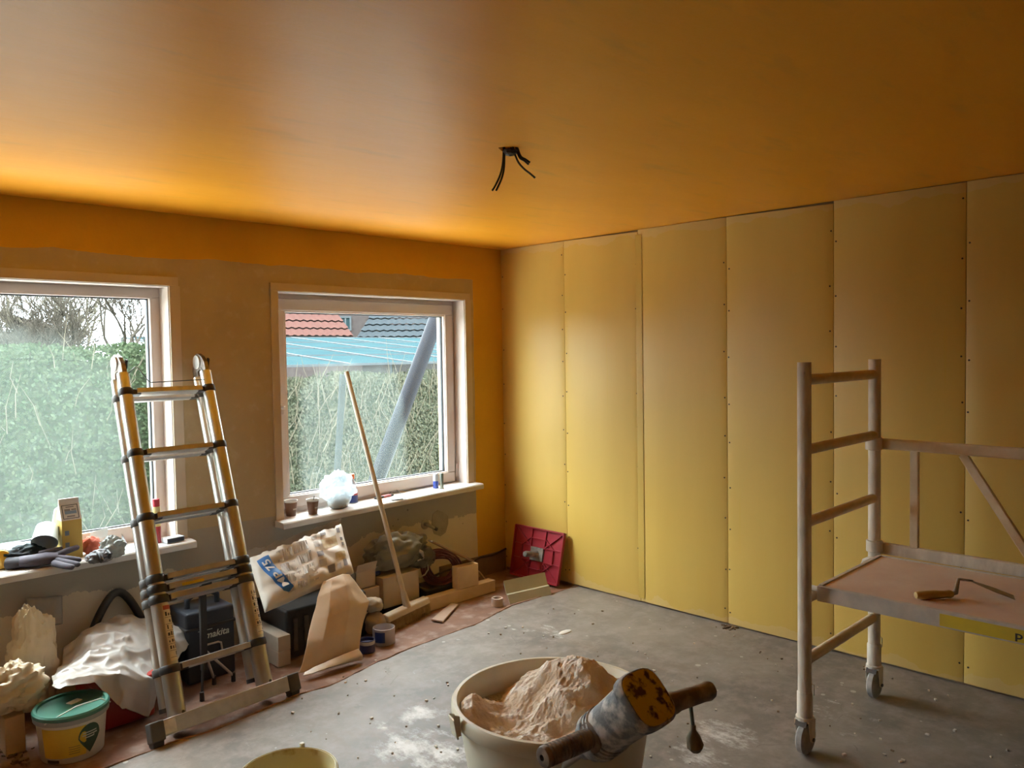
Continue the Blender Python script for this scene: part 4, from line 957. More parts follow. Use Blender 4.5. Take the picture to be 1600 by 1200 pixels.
ts = thing('tripod_stand', (-2.38, -.50, FZ), 'black tripod light stand with a T-shaped head behind the ladder rungs', 'stand')
tp_ = V((-2.432, -.475, 0))
q = MB(); q.bar(tp_+V((0, 0, .10)), tp_+V((.004, .0, .47)), .030, .022, up=(0, 1, 0)); q.build('pole', M_BLK, ts, smooth=0, bevel=.003)
q = MB(); q.bar(tp_+V((-.055, .02, .455)), tp_+V((.095, -.005, .475)), .028, .020); q.box(tp_+V((.02, 0, .495)), (.05, .03, .035)); q.build('head', M_BLK, ts, smooth=0, bevel=.003)
for (x, y, col_) in ((-2.355, -.405, 0), (-2.475, -.545, 1), (-2.275, -.44, 0)):
    q = MB(); q.tube([tp_+V((0, 0, .20)), V((x, y, FZ+.028))], .0065, 8); lo_ = q.build('leg', M_ALUD if col_ == 0 else M_BLK, ts, smooth=60)
    q = MB(); q.cyl((x, y, FZ), (x, y, FZ+.042), .011, .010, n=10); q.build('rubber_tip', M_BLK, lo_)

# two pale timbers stacked, end grain to the room
q = MB(); q.span((-2.045, -.455, FZ+.002), (-1.975, -.03, FZ+.079)); tag(q.build('stacked_timber', M_PINEG, smooth=0, bevel=.003), 'lower of two pale squared timbers stacked beside the ladder foot', 'timber')
q = MB(); q.span((-2.045, -.457, FZ+.080), (-1.975, -.03, FZ+.157)); tag(q.build('stacked_timber', M_PINEG, smooth=0, bevel=.003), 'upper of two pale squared timbers stacked beside the ladder foot', 'timber')

# black machine case under the sack
bc_ = thing('black_case', (-1.74, -.25, FZ), 'black ribbed plastic case lying under the printed plaster sack', 'case')
q = MB(); q.span((-1.965, -.40, FZ+.002), (-1.47, -.05, .245)); q.build('body', M_BLK, bc_, smooth=0, bevel=.015, bseg=3)
for k in range(7):
    q = MB(); q.span((-1.93+k*.065, -.410, .03), (-1.905+k*.065, -.398, .20)); q.build('rib', M_GREYP, bc_, smooth=0, bevel=.003)
q = MB(); q.span((-1.972, -.407, .125), (-1.463, -.045, .142)); q.build('seam', M_BLK, bc_, smooth=0, bevel=.003)
q = MB(); q.tube([V((-1.80, -.402, .10)), V((-1.80, -.440, .10)), V((-1.65, -.440, .105)), V((-1.65, -.402, .105))], .011, 8); q.build('handle', M_GREYP, bc_, smooth=60)

# printed plaster sack, torn open
sk = thing('plaster_sack', (-1.85, -.35, .25), 'torn white paper plaster sack printed MP 75 on a blue band', 'sack')
SC = [Yp(414, 957, -.455), Yp(553, 896, -.445), Yp(532, 818, -.19), Yp(386, 868, -.21)]
sf = sack_fn(SC, .045, 12, .016, 8)
def torn(u): return .90+.07*nz((u*9, 0, 0), 1, 3)+.05*nz((u*31, 0, 0), 1, 5)-.06*math.exp(-((u-.35)/.18)**2)+.07*max(0, u-.75)*4*.9
q = MB(); q.surf(lambda u, v: sf(u, v*min(1.02, torn(u))), 60, 44); q.build('front_sheet', M_SACK, sk, smooth=60)
sb2 = sack_fn(SC, .035, 13, .014, 8, -1)
def bkf(u, v):
    vv = v*(1.04+.06*nz((u*11, 3, 0), 1, 8)+.03*nz((u*37, 3, 0), 1, 9)); p = sb2(u, min(vv, .999)); return p+V((0, 0, 1))*max(0, vv-.93)*.25+V((0, -.10, 0))*max(0, vv-.93)
q = MB(); q.surf(bkf, 60, 40); q.build('back_sheet', mat('grey_sack_lining', (.60, .57, .54), (.50, .47, .44), .7, scale=8, bmp=.3), sk, smooth=60)
M_BLUE = mat('blue_sack_print', (.02, .12, .36), (.03, .15, .40), .55, scale=10)
def band(u, v):       # curved band with a pointed end; u across, v along its length
    vv = .80-.66*v; cen = .105+.155*v**1.6
    wd = .055
    return sf(cen+(u-.5)*2*wd, vv-(.045*(1-abs(2*u-1)) if v > .98 else 0), .0034)
q = MB(); q.surf(band, 8, 40); bb_ = q.build('blue_band', M_BLUE, sk, smooth=180)
tv, tf = text_geo('MP 75', .165, True)
tx0, tx1 = min(p.x for p in tv), max(p.x for p in tv); ty0, ty1 = min(p.y for p in tv), max(p.y for p in tv)
def bt(p):
    v = .92-.80*(p.x-tx0)/(tx1-tx0); cen = .105+.155*v**1.6
    return sf(cen-((p.y-ty0)/(ty1-ty0)-.5)*.068, .80-.66*v, .0085)
q = MB(); q.add([bt(p) for p in tv], tf); q.build('lettering', mat('white_print', (.72, .72, .70), rough=.6), bb_, smooth=0)
# blocks of small print, one column each
M_GPR = mat('grey_small_print', (.46, .41, .36), rough=.7); M_GPR2 = mat('dark_small_print', (.20, .17, .16), rough=.7)
rr = random.Random(4)
for (u0, u1, v0, v1_) in ((.24, .40, .62, .80), (.41, .56, .66, .83), (.24, .40, .40, .58), (.42, .57, .44, .62), (.25, .42, .21, .36), (.44, .57, .25, .40), (.25, .33, .08, .18), (.36, .46, .08, .18), (.48, .58, .10, .21)):
    q = MB(); nl = max(4, int((u1-u0)/.012))
    for k in range(nl):
        uu = u0+(u1-u0)*k/nl; q.surf(lambda u, v: sf(uu+.006*u, v0+(v1_-v0)*(rr.uniform(0, .02) if v < .5 else 1-rr.uniform(0, .06)), .0026), 1, 5)
    q.build('small_print', M_GPR, sk, smooth=180)
for (u0, u1, v0, v1_, m_) in ((.62, .68, .78, .86, M_GPR), (.62, .68, .62, .74, M_GPR), (.62, .69, .44, .54, M_GPR2), (.62, .70, .26, .38, M_GPR), (.70, .78, .12, .24, M_GPR2), (.72, .78, .80, .86, M_GPR2), (.71, .88, .54, .72, mat('tan_print_panel', (.46, .36, .20), (.56, .46, .30), .7, scale=60)), (.90, .94, .76, .87, M_GPR2), (.92, .95, .60, .66, M_GPR2), (.92, .95, .50, .56, M_GPR2), (.80, .93, .30, .40, mat('tan_print_panel', (.46, .36, .20))), (.88, .93, .14, .26, M_GPR2), (.80, .85, .12, .22, M_GPR), (.20, .23, .40, .48, M_GPR2), (.20, .24, .28, .36, M_GPR2)):
    q = MB(); q.surf(lambda u, v: sf(u0+(u1-u0)*u, v0+(v1_-v0)*v, .0026), 6, 6); q.build('printed_panel', m_, sk, smooth=180)

# brown kraft paper sack standing on its fold
KR = thing('kraft_paper', (-1.87, -.64, FZ), 'folded brown kraft paper sheet standing in front of the black case', 'paper')
ctrl = [[Yp(468, 1053, -.655), Yp(500, 1046, -.66), Yp(535, 1036, -.67), Yp(560, 1026, -.67)],
        [Yp(480, 1005, -.61), Yp(505, 1000, -.64), Yp(540, 990, -.645), Yp(565, 985, -.62)],
        [Yp(487, 972, -.56), Yp(512, 965, -.60), Yp(545, 950, -.60), Yp(577, 940, -.55)],
        [Yp(496, 935, -.51), Yp(516, 925, -.53), Yp(540, 915, -.53), Yp(562, 918, -.51)],
        [Yp(506, 908, -.465), Yp(520, 902, -.475), Yp(535, 896, -.475), Yp(546, 897, -.47)]]
q = MB(); q.surf(patch(ctrl, .006, 7, 21, .004, lin), 48, 60); q.build('sheet', M_KRAFT, KR, smooth=50, solid=.002)
ctrl = [[Yp(474, 1054, -.675), Yp(505, 1047, -.685), Yp(540, 1037, -.695), Yp(566, 1031, -.695)],
        [Yp(473, 1056, -.700), Yp(505, 1046, -.715), Yp(540, 1034, -.720), Yp(566, 1024, -.715)],
        [Yp(476, 1050, -.672), Yp(506, 1036, -.680), Yp(538, 1022, -.69), Yp(560, 1014, -.685)]]
q = MB(); q.surf(patch(ctrl, .004, 12, 5), 30, 12); q.build('folded_hem', mat('pale_paper_hem', (.72, .64, .54), (.64, .54, .42), .6, scale=9), KR, smooth=50, solid=.002)

# cardboard boxes
M_CARD = mat('whitish_cardboard', (.60, .50, .40), (.54, .44, .34), .75, scale=5)
def carton_box(name, x0, x1, y0, y1, z0, z1, label, open_top=True, slot=False, mt=None):
    mt = mt or M_CARD
    r_ = thing(name, ((x0+x1)/2, (y0+y1)/2, z0), label, 'box'); t = .004
    q = MB(); q.span((x0, y0, z0), (x1, y1, z0+t)); 
    if slot:                                            # front panel with a real hand hole cut through it
        ha, hb, hc2, hd3 = x0+(x1-x0)*.36, x0+(x1-x0)*.52, z1-.035, z1-.017
        for a, b_ in (((x0, hc2), (x1, z0)), ((x0, hd3), (x1, z1)), ((x0, hc2), (ha, hd3)), ((hb, hc2), (x1, hd3))): q.span((a[0], y0, a[1]), (b_[0], y0+t, b_[1]))
    else: q.span((x0, y0, z0), (x1, y0+t, z1))
    q.span((x0, y1-t, z0), (x1, y1, z1)); q.span((x0, y0, z0), (x0+t, y1, z1)); q.span((x1-t, y0, z0), (x1, y1, z1)); q.build('body', mt, r_, smooth=0)
    if open_top:
        for (a, b_, nrm) in (((x0, y0), (x1, y0), (0, -.02, .05)), ((x1, y0), (x1, y1), (.045, 0, .03)), ((x0, y1), (x0, y0), (-.03, 0, .04))):
            q = MB(); q.prism([V((*a, z1)), V((*b_, z1)), V((*b_, z1))+V(nrm), V((*a, z1))+V(nrm)], V((.001, .001, .003))); q.build('flap', mt, r_, smooth=0)
    else:
        q = MB(); q.span((x0-.002, y0-.002, z1-.006), (x1+.002, y1+.002, z1+.002)); q.build('lid', mt, r_, smooth=0)
    return r_
carton_box('carton', -1.235, -.965, -.225, -.06, FZ+.055, .225, 'whitish cardboard box with a dark hand hole behind the broom', False, True)
q = MB(); q.span((-1.22, -.20, FZ+.001), (-.98, -.07, FZ+.055)); tag(q.build('dark_tray', M_BLK, smooth=0, bevel=.006), 'flat black tray under the whitish cardboard box', 'tray')
carton_box('carton', -1.40, -1.262, -.19, -.06, .185, .285, 'small open whitish carton beside the printed plaster sack')
q = MB(); q.span((-1.43, -.21, FZ+.001), (-1.25, -.04, .184)); tag(q.build('brown_carton', M_KRAFT, smooth=0, bevel=.003), 'closed brown carton under the small open carton', 'box')
q = MB(); q.lathe((-1.218, -.115, .228), [(0, 0), (.036, 0), (.036, .085), (.033, .09), (0, .09)], 20); tag(q.build('blue_tin', mat('deep_blue_tin', (.02, .03, .14), (.03, .05, .20), .4, scale=6), smooth=40), 'small deep blue tin on the whitish box under the clear bag', 'tin')

# clear bag of grey-green rubbish on the boxes
cb = thing('rubbish_bag', (-1.05, -.14, .23), 'clear plastic bag with grey-green contents lying over the cardboard box', 'bag')
q = MB(); blob(q, (-1.07, -.135, .345), (.20, .085, .105), 31, .25, 1.8, 60, 36, fold=.35); q.build('contents', thin('grey_green_bag', (.22, .20, .145), (.13, .12, .085), .1, .45, bmp=.5, bscale=10), cb, smooth=60)
c0 = Yp(668, 888, -.17); c1 = Yp(655, 866, -.16)
q = MB(); blob(q, (-.885, -.15, .275), (.085, .06, .065), 33, .3, 2.2, 40, 24, fold=.4); q.build('open_mouth', thin('grey_green_bag', (.3, .3, .2), (.3, .3, .2)), cb, smooth=60)
q = MB(); q.tube([Yp(u, v, y) for u, v, y in ((640, 862, -.20), (650, 858, -.21), (659, 863, -.21), (662, 872, -.20), (652, 876, -.20))], [.006, .010, .012, .009, .005], 8); q.build('knot', M_FILM, cb, smooth=60)
q = MB(); q.tube([Yp(u, v, y) for u, v, y in ((668, 882, -.20), (669, 890, -.205), (664, 898, -.21), (655, 902, -.21), (648, 898, -.20))], [.004, .005, .0045, .005, .003], 8); q.build('bag_rim', M_FILM, cb, smooth=60)

# coil of purple cable
cc = V((-.735, -.160, .182)); q = MB(); rr = random.Random(8); pts_ = []
nrm = V((-.62, -.72, .32)).normalized(); cx_, cy_, _ = frame_of(nrm)
for k in range(9*26):
    a = k/26*2*math.pi; ph = k//26; r = .075+.055*((ph*.37) % 1)+.006*math.sin(a*3+ph); dz = .05*((ph*.61) % 1)-.025+.006*math.sin(a+ph*2)
    pts_.append(cc+cx_*r*math.cos(a)+cy_*r*.88*math.sin(a)+nrm*dz)
q.tube(pts_, .0062, 6); tag(q.build('cable_coil', mat('purple_brown_cable', (.13, .035, .055), (.19, .06, .075), .5, scale=6), smooth=180), 'coil of purple-brown cable hanging over the timber block near the corner', 'cable')
q = MB(); q.span((-.90, -.23, FZ+.002), (-.64, -.06, .085)); tag(q.build('black_crate', M_BLK, smooth=0, bevel=.01), 'low black crate under the coil of purple-brown cable', 'crate')

# timbers by the corner
q = MB(); q.span((-1.10, -.335, FZ+.002), (-.420, -.268, FZ+.078)); tag(q.build('floor_batten', M_PINE, smooth=0, bevel=.003), 'long pine batten lying along the wall behind the broom head', 'timber')
q = MB(); q.box((-.650, -.300, FZ+.079+.071), (.165, .060, .140), Matrix.Rotation(-.10, 3, 'Z')); tag(q.build('timber_block', M_PINE, smooth=0, bevel=.003), 'pine block standing on the long pine batten', 'timber')
a = Yp(672, 845, -.20); b_ = V((-.590, -.300, .2195))
q = MB(); q.bar(a, b_, .075, .009, up=(.1, .1, 1)); tag(q.build('leaning_board', mat('brown_thin_board', (.44, .30, .18), (.34, .22, .12), .7, scale=7), smooth=0, bevel=.001), 'thin brown board sloping from the cable coil onto the pine block', 'board')
a = V((-.480, -.240, .118)); b_ = Zp(765, 914, FZ+.005)
q = MB(); q.bar(a, b_, .030, .008, up=(.2, -.3, 1)); tag(q.build('thin_lath', M_PINE, smooth=0, bevel=.001), 'thin pine lath slanting down to the corner floor beyond the pine block', 'lath')
pq = [Zp(674, 970, FZ+.006), Zp(692, 973, FZ+.006), Zp(716, 946, FZ+.006), Zp(705, 944, FZ+.006)]
q = MB(); q.prism(pq, (0, 0, .010)); tag(q.build('wood_offcut', mat('pale_wood_offcut', (.52, .38, .28), (.44, .31, .22), .7, scale=8), smooth=0, bevel=.001), 'flat pale wood offcut lying near the broom head', 'offcut')
a = Zp(777, 946, FZ+.003)
q = MB(); q.lathe((a.x, a.y, FZ+.003), [(.026, 0), (.036, 0), (.036, .048), (.026, .048), (.026, 0)], 28); tag(q.build('tape_roll', mat('beige_tape', (.52, .40, .32), (.46, .34, .27), .6, scale=8), smooth=40), 'small roll of beige tape standing near the corner', 'tape')
# folded grey-green profile
pA, pB = Zp(797, 944, FZ+.002), Zp(862, 929, .003); up_ = V((0, 0, 1)); dd = (pB-pA).normalized(); bkd = V((dd.y*-1, dd.x, 0)); bkd = bkd if bkd.y > 0 else -bkd
prf = [(0, 0), (.035, .072), (.062, .150), (.064, .150), (.038, .070), (.004, 0)]
q = MB(); q.prism([pA+bkd*x+up_*z for x, z in [(0, 0), (.030, .050), (.048, .052), (.085, .125), (.088, .124), (.052, .048), (.034, .046), (.005, 0)]], dd*(pB-pA).length); tag(q.build('corner_profile', mat('grey_green_card', (.42, .38, .26), (.36, .32, .21), .6, scale=6), smooth=0), 'folded grey-green card profile lying before the red hawk', 'profile')

# red plastering hawk leaning on the boards
hk_ = thing('plastering_hawk', (-.06, -.37, 0), 'red ribbed plastic plastering hawk with a grey handle leaning in the corner', 'hawk')
hc = [V((-.088, -.600, .004)), V((-.088, -.155, .004)), V((-.020, -.150, .345)), V((-.020, -.610, .345))]
hu = (hc[1]-hc[0]); hv = (hc[3]-hc[0]); hn = hv.cross(hu).normalized()
if hn.x > 0: hn = -hn
M_HRED = mat('raspberry_red_plastic', (.36, .028, .045), (.30, .022, .036), .42, scale=5)
def HP(u, v, d=0.0): return lerp_quad([hc[0], hc[1], hc[2], hc[3]], u, v)+hn*d
q = MB(); q.prism([HP(0, 0), HP(1, 0), HP(1, 1), HP(0, 1)], hn*.006); q.build('plate', M_HRED, hk_, smooth=0, bevel=.002)
def rib(a, b_, w_=.006, h_=.012):
    q = MB(); q.bar(HP(*a, .006+h_/2), HP(*b_, .006+h_/2), w_, h_, up=hn); q.build('rib', M_HRED, hk_, smooth=0)
for a, b_ in (((0, 0), (1, 0)), ((1, 0), (1, 1)), ((1, 1), (0, 1)), ((0, 1), (0, 0))): rib((a[0]*.98+.01, a[1]*.98+.01), (b_[0]*.98+.01, b_[1]*.98+.01), .009, .018)
rib((.02, .02), (.40, .40)); rib((.98, .98), (.60, .60)); rib((.02, .98), (.40, .60)); rib((.98, .02), (.60, .40))
for k in (.36, .64): rib((k, .64), (k, .98)); rib((k, .02), (k, .36)); rib((.02, k), (.36, k)); rib((.64, k), (.98, k))
octo = [(.34, .20), (.66, .20), (.82, .36), (.82, .64), (.66, .80), (.34, .80), (.18, .64), (.18, .36)]
for k in range(8): rib(octo[k], octo[(k+1) % 8])
M_HGR = mat('grey_hawk_handle', (.16, .16, .15), (.30, .28, .24), .6, scale=30)
q = MB(); q.prism([HP(.37, .37, .006), HP(.63, .37, .006), HP(.63, .63, .006), HP(.37, .63, .006)], hn*.014); q.build('socket', M_HGR, hk_, smooth=0, bevel=.003)
q = MB(); q.lathe(HP(.5, .5, .02), [(.026, 0), (.021, .02), (.019, .06), (.021, .10), (.017, .112)], 20, axis=hn, cap1=True); q.build('handle', M_HGR, hk_, smooth=50)

# push broom leaning on the window
br_ = thing('push_broom', (-1.17, -.36, FZ), 'dusty wooden push broom leaning against the sash window', 'broom')
M_BROOM = mat('dusty_broom_wood', (.50, .42, .31), (.62, .53, .41), .7, scale=9, stretch=(1, 1, .3), bmp=.15)
ba, bb2 = Zp(602, 976, .035), Zp(667, 945, .035); bmid = (ba+bb2)/2; bdir = (bb2-ba).normalized(); bside = V((bdir.y, -bdir.x, 0))
htop = Yp(541.5, 581, .075); hbot = Yp(627, 944, bmid.y)
hbot = bmid+V((0, 0, .055))
tl = V((0, -.2, .12))
q = MB(); hl2 = (ba-bb2).length
q.prism([bmid-bdir*hl2*.5+bside*.030+V((0, 0, .012)), bmid-bdir*hl2*.5+bside*.022+V((0, 0, .050)), bmid-bdir*hl2*.5-bside*.026+V((0, 0, .055)), bmid-bdir*hl2*.5-bside*.030+V((0, 0, .022))], bdir*hl2); q.build('head', M_BROOM, br_, smooth=0, bevel=.010, bseg=3)
q = MB(); hd2 = (htop-hbot).normalized(); q.lathe(hbot-hd2*.008, [(.026, -.010), (.022, .02), (.018, .07), (.0165, .085)], 18, axis=hd2, cap0=True); q.build('socket', M_BROOM, br_, smooth=50)
q = MB(); q.tube([hbot, hbot.lerp(htop, .5), htop], [.0145, .0145, .0145], 16); q.build('handle', M_BROOM, br_, smooth=50)
q = MB(); rr = random.Random(2)
for k in range(420):
    p = bmid+bdir*rr.uniform(-.5, .5)*hl2*.97+bside*rr.uniform(-.024, .026)+V((0, 0, .022)); e = p+bside*rr.uniform(-.008, .022)+bdir*rr.uniform(-.014, .014); e.z = FZ+rr.uniform(.001, .006)
    q.tube([p, p.lerp(e, .5)+bside*.003, e], [.0020, .0018, .0012], 3, caps=False)
o = q.build('bristles', mat('straw_bristles', (.42, .29, .13), (.30, .19, .08), .7, scale=30), br_, smooth=60); o['kind'] = 'stuff'

# beige lumps and blue tins by the kraft paper
q = MB(); blob(q, (-1.425, -.400, .050), (.062, .070, .062), 41, .15, 1.6, fold=.1); tag(q.build('beige_sack', mat('beige_cloth_sack', (.42, .34, .24), (.36, .28, .19), .8, scale=6, bmp=.2), smooth=60), 'lower beige cloth bundle beside the kraft paper', 'sack')
q = MB(); blob(q, (-1.425, -.390, .152), (.056, .056, .042), 43, .15, 1.6, fold=.1); tag(q.build('beige_sack', mat('beige_cloth_sack', (.4, .3, .2)), smooth=60), 'upper beige cloth bundle lying on another beige bundle', 'sack')
M_TBL = mat('navy_print_tin', (.025, .03, .11), (.05, .05, .16), .4, scale=14); M_TWH = mat('white_tin_label', (.50, .46, .46), (.42, .38, .40), .5, scale=12)
a = Zp(574, 1018, FZ+.001); tn = thing('paint_tin', (a.x, a.y, FZ), 'small dark blue tin with a pale band beside the kraft paper fold', 'tin')
a.z = FZ+.001
q = MB(); q.lathe(a, [(0, 0), (.040, 0), (.041, .003), (.041, .062), (.0395, .066), (.037, .066), (.037, .050), (0, .050)], 28); q.build('body', M_TBL, tn, smooth=40)
q = MB(); q.lathe(a, [(.0415, .044), (.0418, .046), (.0418, .060), (.0415, .062)], 28); q.build('label_band', M_TWH, tn, smooth=40)
a = Zp(600, 1004, FZ+.001); a.z = FZ+.001; tn = thing('open_tin', (a.x, a.y, FZ), 'wider open tin with a blue and white label beside the small blue tin', 'tin')
q = MB(); q.lathe(a, [(0, 0), (.058, 0), (.060, .003), (.060, .086), (.057, .088), (.056, .085), (.056, .006), (0, .006)], 32); q.build('body', M_TWH, tn, smooth=40)
ca = math.atan2(CAM.y-a.y, CAM.x-a.x)
q = MB(); q.surf(lambda u, v: a+V((math.cos(ca-.9+1.0*u)*.0606, math.sin(ca-.9+1.0*u)*.0606, .018+.056*v)), 14, 1); q.build('blue_label', mat('blue_tin_label', (.02, .05, .22), rough=.4), tn, smooth=180)

# ------------------------------------------------------------------ things on the right sill
def on_sill(u, v):
    x = -2.6
    for k in range(4): p = Zp(u, v, sill_z(x)+.001); x = p.x
    return p
M_CUP = mat('brown_paper_cup', (.20, .095, .050), (.15, .07, .035), .55, scale=12)
M_CUPW = mat('white_cup_rim', (.66, .62, .56), rough=.5)
M_COF = mat('dark_coffee', (.03, .015, .008), rough=.2)
for (u, v, hgt, rt1, spoon, lab) in ((455, 806, .092, .036, False, 'brown paper cup at the end of the sill by the casing'), (489, 803, .088, .034, True, 'brown paper cup with a stirrer standing in it on the sill')):
    a = on_sill(u, v); a.y = min(a.y, .06)
    cp = thing('paper_cup', a, lab, 'cup'); rb = rt1*.72
    q = MB(); q.lathe(a, [(0, .002), (rb, .002), (rb, 0), (rb+.001, .002), (rt1, hgt-.012)], 28); q.build('body', M_CUP, cp, smooth=40)
    q = MB(); q.lathe(a, [(rt1, hgt-.012), (rt1+.003, hgt-.002), (rt1+.002, hgt), (rt1-.001, hgt-.002), (rt1-.004, hgt-.02), (rb, .02)], 28); q.build('rim', M_CUPW, cp, smooth=40)
    q = MB(); q.lathe(a, [(0, hgt-.02), (rt1-.004, hgt-.02)], 28); q.build('coffee', M_COF, cp, smooth=40)
    q = MB(); q.surf(lambda s_, t_: a+V((math.cos(camang+.1+s_*.8), math.sin(camang+.1+s_*.8), 0))*(rb+(rt1-rb)*(.45+.12*t_)+.0012)+V((0, 0, hgt*(.40+.10*t_))), 10, 1); q.build('printed_mark', mat('pale_cup_print', (.50, .38, .28), rough=.6), cp, smooth=180)
    if spoon:
        q = MB(); q.bar(a+V((.0, .01, .03)), a+V((.012, .0, hgt+.016)), .007, .002, up=(1, 0, 0)); q.build('stirrer', M_GREYP, cp, smooth=0)
a = on_sill(529, 794); a.y = min(a.y, .03)
pb = thing('carrier_bag', a, 'translucent white plastic bag with brown food in it on the sill', 'bag')
M_CLEARB = thin('translucent_white_bag', (.74, .80, .83), (.62, .70, .74), .5, .3, .62, scale=8, bmp=.6, bscale=26)
q = MB(); blob(q, a+V((.004, 0, .055)), (.078, .048, .066), 51, .12, 2, 40, 24); q.build('lower_bag', M_CLEARB, pb, smooth=60)
c_ = a+rt_*(-.008)+V((0, -.005, .120))
q = MB(); blob(q, c_, (.098, .045, .082), 53, .35, 2.0, 60, 36, flat=False, fold=.45); q.build('upper_bag', M_CLEARB, pb, smooth=60)
q = MB(); blob(q, c_+V((.01, 0, .062)), (.042, .03, .035), 57, .3, 2.0, 30, 20, flat=False, fold=.3); q.build('bag_ear', M_CLEARB, pb, smooth=60)
q = MB(); blob(q, a+V((.002, -.002, .032)), (.060, .038, .036), 55, .2, 2.4, 30, 20); q.build('bread', mat('brown_bread', (.34, .22, .12), (.44, .32, .20), .8, scale=18, bmp=.3), pb, smooth=60)
a = on_sill(556, 787); a.y = .075
bt_ = thing('juice_bottle', a, 'clear bottle with an orange cap and a red and blue label behind the plastic bag', 'bottle')
q = MB(); q.lathe(a, [(0, 0), (.030, 0), (.034, .004), (.034, .055), (.031, .075), (.031, .100), (.024, .128), (.014, .142), (.0135, .152), (0, .152)], 28); q.build('body', mat('cloudy_bottle', (.48, .46, .50), (.40, .40, .46), .25, scale=6), bt_, smooth=50)
q = MB(); q.lathe(a, [(.0345, .006), (.0348, .008), (.0348, .048), (.0345, .05)], 28); q.build('blue_label', mat('deep_blue_label', (.02, .04, .18), rough=.4), bt_, smooth=50)
q = MB(); q.lathe(a, [(.0345, .051), (.0346, .054), (.0320, .075), (.0318, .092)], 28); q.build('red_label', mat('red_label', (.50, .06, .05), rough=.4), bt_, smooth=50)
q = MB(); q.lathe(a, [(0, .150), (.0175, .150), (.018, .152), (.018, .176), (.0165, .180), (0, .180)], 24); q.build('cap', mat('orange_cap', (.70, .15, .03), rough=.4), bt_, smooth=50)
a = on_sill(586, 781); b_ = on_sill(614, 775); z0 = V((0, 0, .009))
kn = thing('utility_knife', a, 'utility knife with a pink-red body lying on the sill by the broom handle', 'knife')
q = MB(); q.bar(a+z0, a.lerp(b_, .45)+z0, .020, .014); q.build('handle_rear', M_BLK, kn, smooth=0, bevel=.003)
q = MB(); q.bar(a.lerp(b_, .42)+z0, a.lerp(b_, .85)+z0, .021, .016); q.build('handle', mat('pink_red_plastic', (.50, .12, .12), rough=.4), kn, smooth=0, bevel=.004)
q = MB(); q.bar(a.lerp(b_, .82)+z0, b_+z0, .017, .012); q.build('nose', M_BLK, kn, smooth=0, bevel=.003)
wr2 = [on_sill(u, v)+V((0, 0, dz)) for u, v, dz in ((606, 776, .003), (612, 771, .018), (620, 771, .022), (628, 776, .012), (634, 779, .003), (622, 781, .003))]
q = MB(); q.tube(wr2, .0022, 6); tag(q.build('wire_offcut', M_GREYP, smooth=180), 'curled grey wire offcut lying beside the utility knife', 'wire')
q = MB(); p_ = on_sill(620, 781); q.box(p_+V((0, 0, .003)), (.075, .022, .005), Matrix.Rotation(-.2, 3, 'Z')); tag(q.build('scraper_blade', M_GREYP, smooth=0, bevel=.001), 'flat dark scraper blade lying on the sill beside the wire offcut', 'blade')
a = on_sill(681, 763)
ca_ = thing('lighter_can', a, 'small can with a blue lower half on the sill near the window hinge', 'can')
q = MB(); q.lathe(a, [(0, 0), (.017, 0), (.018, .003), (.018, .050), (0, .050)], 22); q.build('blue_half', mat('blue_can', (.03, .06, .34), (.04, .08, .40), .3, scale=6), ca_, smooth=40)
q = MB(); q.lathe(a, [(0, .050), (.0175, .050), (.0175, .095), (.014, .10), (0, .10)], 22); q.build('clear_half', mat('pale_clear_cap', (.52, .54, .58), rough=.2), ca_, smooth=40)
a = on_sill(688.5, 763.5); a += V((.006, -.006, 0))
q = MB(); q.lathe(a, [(0, 0), (.0125, 0), (.013, .002), (.013, .098), (.011, .104), (0, .104)], 20); tag(q.build('metal_tube', mat('grey_green_metal', (.26, .28, .24), (.20, .22, .19), .3, .6, scale=6), smooth=40), 'slim grey-green metal tube standing beside the blue can', 'tube')

# ------------------------------------------------------------------ things on the left sill
M_GLOVE = mat('black_work_glove', (.022, .020, .026), (.038, .034, .042), .75, scale=20, bmp=.3)
M_GLV2 = mat('purple_grey_glove', (.075, .065, .085), (.055, .048, .062), .8, scale=20, bmp=.3)
ZS = sill_z(-3)
def SP(u, v, h): return Zp(u, v, ZS+h)
gl1 = thing('work_glove', SP(80, 888, 0), 'dark purple-grey work glove lying with its fingers towards the yellow carton', 'glove')
palm = [SP(30, 878, .030), SP(52, 876, .034), SP(72, 873, .034), SP(90, 872, .030)]
q = MB(); q.tube(palm, [.034, .037, .040, .034], 14, sy=.72); q.build('palm', M_GLV2, gl1, smooth=60)
for pts_ in ([(88, 868, .040), (104, 861, .052), (121, 855, .056)], [(88, 872, .034), (106, 873, .028), (124, 875, .020)], [(88, 876, .026), (105, 879, .018), (122, 882, .014)], [(84, 880, .020), (100, 884, .013), (113, 886, .012)], [(62, 866, .050), (78, 862, .058), (96, 858, .054)]):
    q = MB(); ps = [SP(*p) for p in pts_]; q.tube(ps+[ps[-1]+(ps[-1]-ps[-2]).normalized()*.008], [.015, .0145, .012, .006], 10); q.build('finger', M_GLV2, gl1, smooth=60)
q = MB(); q.tube([SP(12, 880, .028), SP(34, 878, .030)], [.040, .035], 14, sy=.7); q.build('cuff', M_GLOVE, gl1, smooth=60)
q = MB(); blob(q, SP(36, 868, .045), (.085, .045, .040), 61, .3, 2, 40, 24, fold=.3); tag(q.build('dark_cloth', mat('dark_teal_cloth', (.012, .035, .035), (.02, .02, .025), .85, scale=10, bmp=.3), smooth=60), 'dark teal cloth bundled on the sill behind the work glove', 'cloth')
c = [Yp(-12, 872, .005), Yp(52, 861, .03), Yp(56, 846, .09), Yp(-12, 852, .09)]
